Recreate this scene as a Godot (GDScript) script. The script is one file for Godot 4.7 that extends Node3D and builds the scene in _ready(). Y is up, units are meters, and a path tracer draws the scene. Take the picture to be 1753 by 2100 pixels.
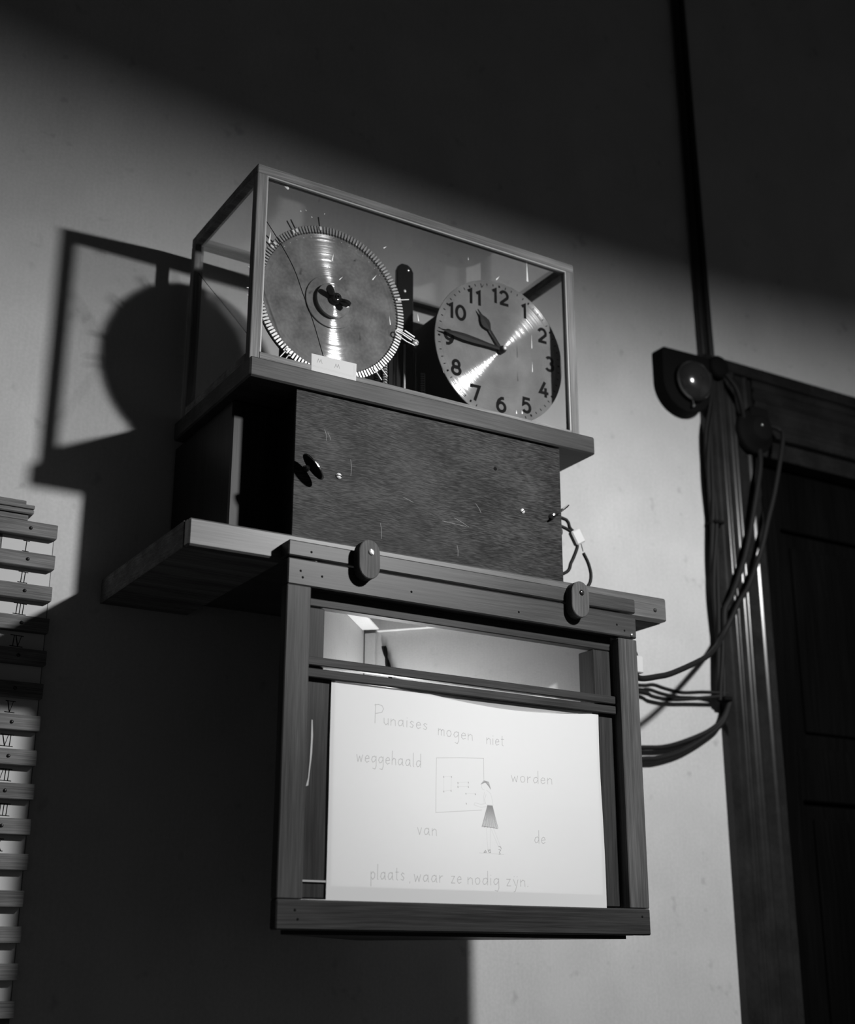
extends Node3D

# ---------------------------------------------------------------- mesh builder
class B:
	var v := PackedVector3Array()
	var n := PackedVector3Array()
	var uv := PackedVector2Array()

	func tri(a: Vector3, b: Vector3, c: Vector3, na = null, nb = null, nc = null, ua := Vector2.ZERO, ub := Vector2.ZERO, uc := Vector2.ZERO) -> void:
		# a, b, c run counter-clockwise seen from outside; Godot wants clockwise
		var f := (b - a).cross(c - a)
		if f.length_squared() < 1e-20:
			return
		f = f.normalized()
		v.append_array([a, c, b])
		n.append_array([na if na != null else f, nc if nc != null else f, nb if nb != null else f])
		uv.append_array([ua, uc, ub])

	func quad(a: Vector3, b: Vector3, c: Vector3, d: Vector3, na = null, nb = null, nc = null, nd = null, ua := Vector2.ZERO, ub := Vector2(1, 0), uc := Vector2.ONE, ud := Vector2(0, 1)) -> void:
		tri(a, b, c, na, nb, nc, ua, ub, uc)
		tri(a, c, d, na, nc, nd, ua, uc, ud)

	# box with chamfered edges
	func box(c: Vector3, s: Vector3, bev := 0.0015, bas := Basis.IDENTITY) -> B:
		var h := s * 0.5
		var b: float = minf(bev, minf(h.x, minf(h.y, h.z)) * 0.45)
		var p := func(i: Vector3, axis: int) -> Vector3:   # the corner i as it lies on the face across axis
			var q := Vector3(i.x * (h.x - b), i.y * (h.y - b), i.z * (h.z - b))
			q[axis] = i[axis] * h[axis]
			return c + bas * q
		for axis in 3:
			var e := (axis + 1) % 3
			var g := (axis + 2) % 3
			for sg in [-1.0, 1.0]:
				var k := []
				for uvs in [[-1, -1], [1, -1], [1, 1], [-1, 1]]:
					var i := Vector3.ZERO
					i[axis] = sg
					i[e] = uvs[0] * sg
					i[g] = uvs[1]
					k.append(p.call(i, axis))
				quad(k[0], k[1], k[2], k[3])
		for axis in 3:                                     # twelve edge chamfers
			var e := (axis + 1) % 3
			var g := (axis + 2) % 3
			for se in [-1.0, 1.0]:
				for sg in [-1.0, 1.0]:
					var i := Vector3.ZERO
					i[e] = se
					i[g] = sg
					var j := i
					i[axis] = -1.0
					j[axis] = 1.0
					var q := [p.call(i, e), p.call(j, e), p.call(j, g), p.call(i, g)]
					if se * sg > 0:
						q.reverse()
					quad(q[0], q[1], q[2], q[3])
		for sx in [-1.0, 1.0]:
			for sy in [-1.0, 1.0]:
				for sz in [-1.0, 1.0]:
					var i := Vector3(sx, sy, sz)
					if sx * sy * sz > 0:
						tri(p.call(i, 0), p.call(i, 1), p.call(i, 2))
					else:
						tri(p.call(i, 0), p.call(i, 2), p.call(i, 1))
		return self

	func span(lo: Vector3, hi: Vector3, bev := 0.0015) -> B:
		return box((lo + hi) * 0.5, hi - lo, bev)

	# profile of Vector2(radius, height) turned about the local y axis of t
	func lathe(prof: Array, t: Transform3D, segs := 32, smooth := true, polar := false) -> B:
		var m := prof.size()
		var nn := []
		for i in m - 1:
			var d: Vector2 = prof[i + 1] - prof[i]
			nn.append(Vector2(d.y, -d.x).normalized())
		for i in m - 1:
			var a: Vector2 = prof[i]
			var b: Vector2 = prof[i + 1]
			var n0: Vector2 = nn[i]
			var n1: Vector2 = nn[i]
			if smooth:
				if i > 0 and nn[i - 1].dot(nn[i]) > 0.5:
					n0 = (nn[i - 1] + nn[i]).normalized()
				if i < m - 2 and nn[i + 1].dot(nn[i]) > 0.5:
					n1 = (nn[i + 1] + nn[i]).normalized()
			for k in segs:
				var f0 := TAU * k / segs
				var f1 := TAU * (k + 1) / segs
				var c0 := Vector3(cos(f0), 0, -sin(f0))
				var c1 := Vector3(cos(f1), 0, -sin(f1))
				var P := [t * (c0 * a.x + Vector3.UP * a.y), t * (c1 * a.x + Vector3.UP * a.y), t * (c1 * b.x + Vector3.UP * b.y), t * (c0 * b.x + Vector3.UP * b.y)]
				var N := [t.basis * (c0 * n0.x + Vector3.UP * n0.y), t.basis * (c1 * n0.x + Vector3.UP * n0.y), t.basis * (c1 * n1.x + Vector3.UP * n1.y), t.basis * (c0 * n1.x + Vector3.UP * n1.y)]
				var u0 := float(k) / segs
				var u1 := float(k + 1) / segs
				quad(P[0], P[1], P[2], P[3], N[0], N[1], N[2], N[3], Vector2(a.x * 8.0, u0), Vector2(a.x * 8.0, u1), Vector2(b.x * 8.0, u1), Vector2(b.x * 8.0, u0))
		return self

	func tube(pts: Array, r: float, sides := 10, caps := true) -> B:
		var m := pts.size()
		var up := Vector3(0.31, 0.84, 0.44).normalized()
		var rings := []
		var dirs := []
		for i in m:
			var d: Vector3 = (pts[mini(i + 1, m - 1)] - pts[maxi(i - 1, 0)]).normalized()
			up = (up - d * up.dot(d))
			if up.length() < 0.01:
				up = d.cross(Vector3(1, 0.2, 0.1))
			up = up.normalized()
			var side := d.cross(up)
			var ring := []
			for k in sides:
				var f := TAU * k / sides
				ring.append(up * cos(f) + side * sin(f))
			rings.append(ring)
			dirs.append(d)
		for i in m - 1:
			for k in sides:
				var l := (k + 1) % sides
				var a: Vector3 = rings[i][k]
				var b: Vector3 = rings[i][l]
				var c: Vector3 = rings[i + 1][l]
				var d: Vector3 = rings[i + 1][k]
				quad(pts[i] + a * r, pts[i] + b * r, pts[i + 1] + c * r, pts[i + 1] + d * r, a, b, c, d)
		if caps:
			for k in sides:
				var l := (k + 1) % sides
				tri(pts[0], pts[0] + rings[0][l] * r, pts[0] + rings[0][k] * r)
				tri(pts[m - 1], pts[m - 1] + rings[m - 1][k] * r, pts[m - 1] + rings[m - 1][l] * r)
		return self

	# polygon (x, y) extruded along local z from 0 to depth, its front edge chamfered
	func prism(poly: PackedVector2Array, depth: float, t: Transform3D, bev := 0.0) -> B:
		if Geometry2D.is_polygon_clockwise(poly):
			poly.reverse()
		var m := poly.size()
		var ins := PackedVector2Array()
		for i in m:
			var d0 := (poly[i] - poly[(i + m - 1) % m]).normalized()
			var d1 := (poly[(i + 1) % m] - poly[i]).normalized()
			var nv := (d0 + d1).normalized()
			ins.append(poly[i] + Vector2(-nv.y, nv.x) * bev)
		var idx := Geometry2D.triangulate_polygon(ins)
		var at := func(q: Vector2, z: float) -> Vector3: return t * Vector3(q.x, q.y, z)
		for i in range(0, idx.size(), 3):
			var a := ins[idx[i]]
			var b := ins[idx[i + 1]]
			var c := ins[idx[i + 2]]
			if (b - a).cross(c - a) < 0:
				var s := b
				b = c
				c = s
			tri(at.call(a, depth), at.call(b, depth), at.call(c, depth))
		idx = Geometry2D.triangulate_polygon(poly)
		for i in range(0, idx.size(), 3):
			var a := poly[idx[i]]
			var b := poly[idx[i + 1]]
			var c := poly[idx[i + 2]]
			if (b - a).cross(c - a) < 0:
				var s := b
				b = c
				c = s
			tri(at.call(a, 0.0), at.call(c, 0.0), at.call(b, 0.0))
		for i in m:
			var j := (i + 1) % m
			quad(at.call(poly[i], 0.0), at.call(poly[j], 0.0), at.call(poly[j], depth - bev), at.call(poly[i], depth - bev))
			if bev > 0:
				quad(at.call(poly[i], depth - bev), at.call(poly[j], depth - bev), at.call(ins[j], depth), at.call(ins[i], depth))
		return self

	# a pen stroke of even width laid on the local xy plane, raised by h
	func stroke(pts: Array, w: float, h: float, t: Transform3D) -> B:
		var m := pts.size()
		var closed: bool = pts[0].distance_to(pts[m - 1]) < 1e-5
		var L := []
		var R := []
		for i in m:
			var p0: Vector2 = pts[i - 1] if i > 0 else (pts[m - 2] if closed else pts[0])
			var p1: Vector2 = pts[i + 1] if i < m - 1 else (pts[1] if closed else pts[m - 1])
			var d0: Vector2 = (pts[i] - p0).normalized() if p0 != pts[i] else (p1 - pts[i]).normalized()
			var d1: Vector2 = (p1 - pts[i]).normalized() if p1 != pts[i] else d0
			var nv := (d0.orthogonal() + d1.orthogonal()).normalized()
			var k := 1.0 / maxf(nv.dot(d0.orthogonal()), 0.5)
			R.append(pts[i] + nv * w * 0.5 * k)
			L.append(pts[i] - nv * w * 0.5 * k)
		var at := func(q: Vector2, z: float) -> Vector3: return t * Vector3(q.x, q.y, z)
		for i in m - 1:
			var q := [L[i], L[i + 1], R[i + 1], R[i]]
			if (q[1] - q[0]).cross(q[2] - q[0]) < 0:
				q.reverse()
			quad(at.call(q[0], h), at.call(q[1], h), at.call(q[2], h), at.call(q[3], h))
			for k in 4:
				var a: Vector2 = q[k]
				var b: Vector2 = q[(k + 1) % 4]
				quad(at.call(a, 0.0), at.call(b, 0.0), at.call(b, h), at.call(a, h))
		return self

	func mesh(shift := Vector3.ZERO) -> ArrayMesh:
		var w := PackedVector3Array()
		w.resize(v.size())
		for i in v.size():
			w[i] = v[i] - shift
		var a := []
		a.resize(Mesh.ARRAY_MAX)
		a[Mesh.ARRAY_VERTEX] = w
		a[Mesh.ARRAY_NORMAL] = n
		a[Mesh.ARRAY_TEX_UV] = uv
		var m := ArrayMesh.new()
		m.add_surface_from_arrays(Mesh.PRIMITIVE_TRIANGLES, a)
		return m

# ---------------------------------------------------------------- scene helpers
var M := {}
var used := {}
var rng := RandomNumberGenerator.new()

func numbered(called: String) -> String:
	var k: int = used.get(called, 0)
	used[called] = k + 1
	return called if k == 0 else "%s_%03d" % [called, k]

func tag(o: Node3D, label: String, category: String, group := "") -> Node3D:
	o.set_meta("label", label)
	o.set_meta("category", category)
	if group:
		o.set_meta("group", group)
	return o

func thing(called: String, label: String, category: String, at: Vector3, group := "") -> Node3D:
	var o := Node3D.new()
	o.name = numbered(called)
	add_child(o)
	o.position = at
	return tag(o, label, category, group)

func base_of(p: Node) -> Vector3:
	var at := Vector3.ZERO
	while p is Node3D and p != self:
		at += p.position
		p = p.get_parent()
	return at

# commits what b holds (in world coordinates) as one mesh under p
func part(p: Node3D, called: String, b: B, m: Material) -> MeshInstance3D:
	var o := MeshInstance3D.new()
	o.name = called
	o.mesh = b.mesh(base_of(p))
	o.material_override = m
	p.add_child(o, true)
	return o

# a thing that is one mesh
func single(called: String, label: String, category: String, at: Vector3, b: B, m: Material, group := "") -> MeshInstance3D:
	var o := MeshInstance3D.new()
	o.name = numbered(called)
	o.mesh = b.mesh(at)
	o.material_override = m
	add_child(o)
	o.position = at
	tag(o, label, category, group)
	return o

func struct(called: String, b: B, m: Material, at := Vector3.ZERO) -> MeshInstance3D:
	var o := MeshInstance3D.new()
	o.name = called
	o.mesh = b.mesh(at)
	o.material_override = m
	add_child(o)
	o.position = at
	o.set_meta("kind", "structure")
	return o

func along(at: Vector3, axis: Vector3) -> Transform3D:   # local y runs along axis
	var y := axis.normalized()
	var x := y.cross(Vector3(0.13, 0.2, 0.97)).normalized()
	if absf(y.z) > 0.9:
		x = Vector3.RIGHT - y * y.x
		x = x.normalized()
	return Transform3D(Basis(x, y, x.cross(y)), at)

func smooth_path(pts: Array, per := 8) -> Array:
	var c := Curve3D.new()
	for i in pts.size():
		var d: Vector3 = (pts[mini(i + 1, pts.size() - 1)] - pts[maxi(i - 1, 0)]) / 6.0
		c.add_point(pts[i], -d, d)
	var out := []
	for i in pts.size() - 1:
		for k in per:
			out.append(c.sample(i, float(k) / per))
	out.append(pts[pts.size() - 1])
	return out

func arc2(c: Vector2, rx: float, ry: float, a0: float, a1: float, k := 20) -> Array:
	var out := []
	for i in k + 1:
		var f := deg_to_rad(lerpf(a0, a1, float(i) / k))
		out.append(c + Vector2(cos(f) * rx, sin(f) * ry))
	return out

# ---------------------------------------------------------------- materials
func plain(grey: float, rough := 0.6, metal := 0.0, spec := 0.5) -> StandardMaterial3D:
	var m := StandardMaterial3D.new()
	m.albedo_color = Color(grey, grey, grey).linear_to_srgb()
	m.roughness = rough
	m.metallic = metal
	m.metallic_specular = spec
	return m

# a picture that repeats without a seam: f(u, v) blended with itself across the edges
func tile_noise(w: int, h: int, f: Callable) -> ImageTexture:
	var im := Image.create(w, h, false, Image.FORMAT_RGB8)
	for y in h:
		for x in w:
			var u := float(x) / w
			var q := float(y) / h
			var wx := clampf((u - 0.85) / 0.15, 0.0, 1.0)
			var wy := clampf((q - 0.85) / 0.15, 0.0, 1.0)
			var a: float = f.call(u, q)
			if wx > 0.0:
				a = lerpf(a, f.call(u - 1.0, q), wx)
			if wy > 0.0:
				var b: float = f.call(u, q - 1.0)
				if wx > 0.0:
					b = lerpf(b, f.call(u - 1.0, q - 1.0), wx)
				a = lerpf(a, b, wy)
			a = clampf(a, 0.0, 1.0)
			im.set_pixel(x, y, Color(a, a, a))
	return ImageTexture.create_from_image(im)

func wood(tex: Texture2D, grey: float, scale: Vector3, rough := 0.5, off := Vector3.ZERO, spec := 0.22) -> StandardMaterial3D:
	var m := plain(grey, rough, 0.0, spec)
	m.albedo_texture = tex
	m.uv1_triplanar = true
	m.uv1_scale = scale
	m.uv1_offset = off
	m.uv1_triplanar_sharpness = 8.0
	return m

func make_materials() -> void:
	var fn := FastNoiseLite.new()
	fn.noise_type = FastNoiseLite.TYPE_SIMPLEX
	fn.fractal_octaves = 3
	fn.seed = 7
	fn.frequency = 1.0
	# long grain: u runs along the grain, v across it
	var grain := tile_noise(512, 512, func(u, q):
		var warp: float = fn.get_noise_2d(u * 2.0, q * 1.5) * 0.9
		var bands: float = fn.get_noise_2d(u * 1.2 + 9.0, (q + warp * 0.025) * 34.0)
		var fine: float = fn.get_noise_2d(u * 9.0 + 3.0, q * 150.0)
		var broad: float = fn.get_noise_2d(u * 2.5 + 31.0, q * 3.0)
		return 0.78 + bands * 0.10 + fine * 0.15 + broad * 0.13)
	# short flecks of an open-pored veneer
	var fleck := tile_noise(512, 1280, func(u, q):
		var wob: float = fn.get_noise_2d(u * 2.0, q * 2.0) * 0.010
		var pores: float = fn.get_noise_2d(u * 8.0 + 5.0, (q + wob) * 140.0)
		var pores2: float = fn.get_noise_2d(u * 17.0 + 15.0, (q + wob) * 260.0)
		var broad: float = fn.get_noise_2d(u * 2.2 + 51.0, q * 5.0)
		return 0.70 + pores * 0.30 + pores2 * 0.42 + broad * 0.2)
	var blotch := tile_noise(384, 384, func(u, q):
		var a: float = fn.get_noise_2d(u * 5.0, q * 5.0)
		var b: float = fn.get_noise_2d(u * 40.0, q * 40.0)
		return 0.84 + a * 0.14 + b * 0.06)
	var cloudy := tile_noise(384, 384, func(u, q):
		var a: float = fn.get_noise_2d(u * 4.0 + 11.0, q * 4.0)
		var b: float = fn.get_noise_2d(u * 60.0, q * 60.0)
		return 0.88 + a * 0.09 + b * 0.02)
	var plaster := tile_noise(512, 512, func(u, q):
		var a: float = fn.get_noise_2d(u * 3.0, q * 3.0)
		var s: float = fn.get_noise_2d(u * 120.0, q * 7.0)
		var b: float = fn.get_noise_2d(u * 90.0 + 7.0, q * 90.0)
		var spot: float = maxf(0.0, fn.get_noise_2d(u * 9.0 + 70.0, q * 9.0) - 0.66)
		return 0.94 + a * 0.03 + s * 0.012 + b * 0.025 - spot * 0.35)
	M.wall = wood(plaster, 0.49, Vector3(1.1, 1.1, 1.1), 0.8)
	M.room = plain(0.15, 0.9)
	M.floor = wood(grain, 0.09, Vector3(0.6, 3, 3), 0.5)
	# pine: grain along x, along y, along z
	M.pine_x = wood(grain, 0.056, Vector3(0.9, 4.5, 4.5), 0.4, Vector3.ZERO, 0.32)
	M.pine_y = wood(grain, 0.078, Vector3(4.5, 0.9, 4.5), 0.42)
	M.pine_dark_x = wood(grain, 0.052, Vector3(0.9, 5, 5), 0.45, Vector3(0.3, 0.41, 0))
	M.pine_dark_y = wood(grain, 0.045, Vector3(5, 0.9, 5), 0.45, Vector3(0.3, 0.41, 0))
	M.pine_light_y = wood(grain, 0.118, Vector3(4.5, 0.9, 4.5), 0.42, Vector3(0.13, 0.2, 0))
	for m in [M.pine_y, M.pine_dark_y, M.pine_light_y]:
		m.albedo_texture = turned(grain)
	M.slab = wood(grain, 0.13, Vector3(0.8, 4, 4), 0.4, Vector3(0.1, 0.77, 0.2), 0.38)
	M.button = wood(turned(grain), 0.135, Vector3(7, 1.5, 7), 0.6)
	M.panel = wood(fleck, 0.052, Vector3(2.4, 2.4, 2.4), 0.5, Vector3.ZERO, 0.16)
	M.oak = wood(grain, 0.066, Vector3(1.1, 5, 5), 0.45, Vector3(0.6, 0.2, 0.1))
	M.case_x = wood(grain, 0.26, Vector3(1.0, 7, 7), 0.75, Vector3.ZERO, 0.1)
	M.case_y = wood(turned(grain), 0.25, Vector3(7, 1.0, 7), 0.75, Vector3.ZERO, 0.1)
	M.bead = plain(0.29, 0.5)
	M.stain = wood(turned(grain), 0.034, Vector3(4, 0.8, 4), 0.4)
	M.inside = wood(plaster, 0.5, Vector3(2.2, 2.2, 2.2), 0.8)
	M.rack = []
	for k in 3:
		M.rack.append(wood(grain, 0.205 + 0.015 * k, Vector3(1.2, 6, 6), 0.55, Vector3(0.21 * k, 0.37 * k, 0.13)))
	M.card = plain(0.48, 0.8)
	M.scrap = plain(0.27, 0.8)
	M.ink = plain(0.009, 1.0, 0.0, 0.03)
	M.paint = wood(blotch, 0.019, Vector3(1.5, 1.5, 1.5), 0.22)
	M.paint.clearcoat_enabled = true
	M.paint.clearcoat = 0.4
	M.paint.clearcoat_roughness = 0.24
	M.door = wood(turned(grain), 0.004, Vector3(2, 0.5, 2), 0.8, Vector3.ZERO, 0.1)
	M.black = plain(0.006, 0.7, 0.0, 0.12)
	M.black_gloss = plain(0.012, 0.12)
	M.cable = plain(0.010, 0.6, 0.0, 0.25)
	M.conduit = plain(0.012, 0.4)
	M.steel = plain(0.4, 0.25, 0.9)
	M.bright = plain(0.55, 0.4, 0.35)
	M.dark_steel = plain(0.025, 0.25, 0.3)
	M.porcelain = plain(0.44, 0.35)
	M.blade = plain(0.5, 0.12, 1.0)
	M.hand = plain(0.012, 0.6, 0.0, 0.25)
	M.screw_white = plain(0.5, 0.5, 0.1)
	M.chrome = plain(0.6, 0.16, 1.0)
	M.scratch = plain(0.16, 0.7)
	M.clip = plain(0.30, 0.34, 0.85)
	M.white_paint = plain(0.6, 0.6)
	# metal turned on a lathe: the tool marks run round, so the shine spreads across them
	M.turned_metal = wood(blotch, 0.36, Vector3(2.6, 2.6, 2.6), 0.13)
	M.turned_metal.metallic = 0.5
	M.turned_metal.anisotropy_enabled = true
	M.turned_metal.anisotropy = 1.0
	M.dial_metal = wood(cloudy, 0.37, Vector3(2.4, 2.4, 2.4), 0.12, Vector3(0.4, 0.1, 0))
	M.dial_metal.metallic = 0.5
	M.dial_metal.anisotropy_enabled = true
	M.dial_metal.anisotropy = 1.0
	M.dome = plain(0.12, 0.16, 0.85)
	M.glass = StandardMaterial3D.new()
	M.glass.transparency = BaseMaterial3D.TRANSPARENCY_ALPHA
	M.glass.albedo_color = Color(0.3, 0.3, 0.3, 0.01)
	M.glass.roughness = 0.02
	M.bulb = plain(0.8, 0.4)
	M.bulb.emission_enabled = true
	M.bulb.emission = Color.WHITE
	M.bulb.emission_energy_multiplier = 6.0
	M.small_bulb = M.bulb.duplicate()
	M.small_bulb.emission_energy_multiplier = 2.0

var turned_of := {}
func turned(t: ImageTexture) -> ImageTexture:
	if not turned_of.has(t):
		var im := t.get_image().duplicate() as Image
		im.rotate_90(CLOCKWISE)
		turned_of[t] = ImageTexture.create_from_image(im)
	return turned_of[t]

# ---------------------------------------------------------------- lettering
# lower-case hand: x height 1, ascenders 2, descenders -0.9; strokes split by |
const HAND := {
	"P": "0,0 0.05,2.9|-0.1,2.75 0.5,2.9 1.1,2.75 1.35,2.3 1.1,1.75 0.1,1.45",
	"a": "0.75,0.8 0.5,1 0.15,0.85 0,0.4 0.2,0.05 0.5,0.15 0.75,0.6|0.75,1 0.78,0.15 0.9,0",
	"d": "0.75,0.8 0.5,1 0.15,0.85 0,0.4 0.2,0.05 0.5,0.15 0.75,0.6|0.78,2 0.76,0",
	"e": "0.05,0.5 0.7,0.6 0.62,0.9 0.35,1 0.05,0.7 0.05,0.25 0.3,0 0.7,0.2",
	"g": "0.75,0.8 0.5,1 0.15,0.85 0,0.45 0.2,0.1 0.5,0.2 0.75,0.6|0.78,1 0.8,-0.4 0.6,-0.85 0.2,-0.75",
	"h": "0.05,2 0,0|0,0.6 0.3,0.95 0.6,0.85 0.65,0",
	"i": "0.05,1 0.05,0|0.07,1.4 0.08,1.45",
	"l": "0.05,2 0.03,0.1 0.15,0",
	"m": "0,1 0,0|0,0.65 0.25,0.97 0.45,0.8 0.45,0|0.45,0.65 0.7,0.97 0.9,0.8 0.92,0",
	"n": "0,1 0,0|0,0.6 0.35,0.97 0.65,0.8 0.7,0",
	"o": "0.35,1 0.05,0.8 0,0.4 0.2,0.03 0.55,0.1 0.72,0.5 0.6,0.9 0.35,1",
	"p": "0,1 0.02,-0.9|0,0.7 0.35,1 0.68,0.75 0.62,0.25 0.3,0 0,0.3",
	"r": "0,1 0,0|0,0.55 0.25,0.9 0.5,0.95",
	"s": "0.6,0.85 0.3,1 0.08,0.78 0.3,0.55 0.58,0.35 0.4,0.02 0.05,0.12",
	"t": "0.2,1.6 0.2,0.15 0.4,0|0,1.05 0.5,1.08",
	"u": "0,1 0.03,0.3 0.3,0 0.6,0.25|0.65,1 0.66,0",
	"v": "0,1 0.32,0 0.65,1",
	"w": "0,1 0.22,0 0.5,0.8 0.75,0 1.0,1",
	"z": "0,0.98 0.6,1 0.03,0.02 0.68,0.03",
	"y": "0,1 0.35,0.1|0.75,1 0.3,-0.7 0.05,-0.85|0.12,1.4 0.14,1.44|0.6,1.4 0.62,1.44",
	".": "0,0.02 0.06,0.06", ",": "0.05,0.1 0,-0.15",
	"M": "0,0 0.25,1.5 0.55,0.3 0.85,1.5 1.1,0",
}

func line(im: Image, a: Vector2, b: Vector2, w: float, ink: float, strength: float) -> void:
	var lo := Vector2i((a.min(b) - Vector2.ONE * (w + 1.0)).floor())
	var hi := Vector2i((a.max(b) + Vector2.ONE * (w + 1.0)).ceil())
	var ab := b - a
	for y in range(maxi(lo.y, 0), mini(hi.y + 1, im.get_height())):
		for x in range(maxi(lo.x, 0), mini(hi.x + 1, im.get_width())):
			var p := Vector2(x + 0.5, y + 0.5)
			var k := clampf((p - a).dot(ab) / maxf(ab.length_squared(), 1e-6), 0.0, 1.0)
			var cover := clampf(w * 0.5 + 0.5 - p.distance_to(a + ab * k), 0.0, 1.0) * strength
			if cover > 0.0:
				var c := im.get_pixel(x, y).r
				c = minf(c, lerpf(im.get_pixel(x, y).r, ink, cover))
				im.set_pixel(x, y, Color(c, c, c))

# writes from (x, y) in millimetres from the sheet's lower left; px per millimetre k
func write(im: Image, text: String, x: float, y: float, end: float, xh: float, k: float, ink := 0.66, w := 2.2) -> void:
	var total := 0.0
	var wide := []
	for ch in text:
		var far := 0.0
		if ch != " ":
			for s in HAND[ch].split("|"):
				for q in s.split(" "):
					far = maxf(far, float(q.split(",")[0]))
		wide.append(far + 0.42 if ch != " " else 1.1)
		total += wide[-1]
	var sx := (end - x) / total
	var at := x
	for i in text.length():
		var ch := text[i]
		if ch != " ":
			for s in HAND[ch].split("|"):
				var prev = null
				for q in s.split(" "):
					var c: PackedStringArray = q.split(",")
					var p := Vector2((at + float(c[0]) * sx) * k, im.get_height() - (y + float(c[1]) * xh) * k)
					if prev != null:
						line(im, prev, p, w, ink, 0.8)
					prev = p
		at += wide[i] * sx

func strokes(im: Image, pts: String, k: float, w: float, ink: float, strength := 0.8) -> void:
	for s in pts.split("|"):
		var prev = null
		for q in s.split(" "):
			var c: PackedStringArray = q.split(",")
			var p := Vector2(float(c[0]) * k, im.get_height() - float(c[1]) * k)
			if prev != null:
				line(im, prev, p, w, ink, strength)
			prev = p

func notice_print() -> ImageTexture:
	var k := 2.6
	var im := Image.create(int(530 * k), int(337 * k), false, Image.FORMAT_RGB8)
	im.fill(Color(0.93, 0.93, 0.93))
	write(im, "P", 80, 276.5, 100, 10.6, k)
	write(im, "unaises", 96.5, 275.5, 182, 10.5, k)
	write(im, "mogen", 199, 271, 270, 11, k)
	write(im, "niet", 293.5, 269, 332, 11, k)
	write(im, "weggehaald", 48, 212.5, 170, 11, k)
	write(im, "worden", 342, 207, 430, 11, k)
	write(im, "van", 159, 105.5, 199, 11, k)
	write(im, "de", 385, 103.5, 411, 11, k)
	write(im, "plaats", 76, 33.5, 139, 11.5, k)
	write(im, ",", 145, 31, 147, 10, k)
	write(im, "waar", 153, 32.5, 210, 11, k)
	write(im, "ze", 221, 32.2, 244, 11, k)
	write(im, "nodig", 252.5, 31.5, 317, 11, k)
	write(im, "zyn.", 327, 31, 374, 11, k)
	# the pencil drawing: a girl at a notice board with pinned sheets
	strokes(im, "193.5,142.6 195.6,231.9 240,238 286.9,242.6 287,206", k, 2.2, 0.68, 0.65)
	strokes(im, "193.5,142.6 282,153.6", k, 2.2, 0.68, 0.6)
	for q in ["209,203", "224,204.7", "209,178.8", "223,181.3", "236.4,195.8", "256.5,198.6", "236.4,189", "256.4,191", "251.6,179.3", "269.8,180", "252,162.7"]:
		var c: PackedStringArray = q.split(",")
		strokes(im, "%s %f,%f" % [q, float(c[0]) + 0.3, float(c[1]) - 1.6], k, 3.0, 0.55)
	strokes(im, "209,203 224,204.7 223,181.3 209,178.8 209,203|236.4,195.8 256.5,198.6 256.4,191 236.4,189 236.4,195.8|251.6,179.3 269.8,180", k, 1.5, 0.8, 0.5)
	for j in 9:   # hair
		strokes(im, "%f,%f %f,%f %f,%f" % [281.0 + j * 0.9, 197.0 + j * 0.5, 287.0 + j * 1.2, 204.0 - j * 0.2, 297.0 + j * 0.4, 195.0 - j * 0.6], k, 2.4, 0.6, 0.55)
	strokes(im, "283,197 282,192 285,188.5 288,188|292,188 300,183 303,172 304.5,163|288,184 286,176 287,166|292,163 304,163", k, 1.5, 0.76, 0.55)
	strokes(im, "291,181 288,172 290,165 280,163 269,165 267,161 280,158 292,160", k, 1.5, 0.76, 0.55)
	for j in 16:  # skirt
		var t := j / 15.0
		strokes(im, "%f,162 %f,%f" % [lerpf(293.5, 303, t), lerpf(281.5, 312.5, t), 125.5 + sin(j * 2.1) * 0.8], k, 2.6, 0.5, 0.7)
	strokes(im, "282,127 312,124.5", k, 2.2, 0.45, 0.7)
	strokes(im, "290,124 291,100 292.5,86|298,124 297,100 296,87|299,124 308,104 314,92|304,124 311,108 317,94", k, 1.4, 0.78, 0.55)
	strokes(im, "284,83.5 289,84 287,87 284,83.5|292,89 294,84 297,84 296,89 293,86|313,95 317,94 318,91|313,90 317,89 314,85 316,82.5 313,82", k, 2.2, 0.5, 0.7)
	strokes(im, "275,82.5 323,82", k, 1.4, 0.74, 0.6)
	return ImageTexture.create_from_image(im)

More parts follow.
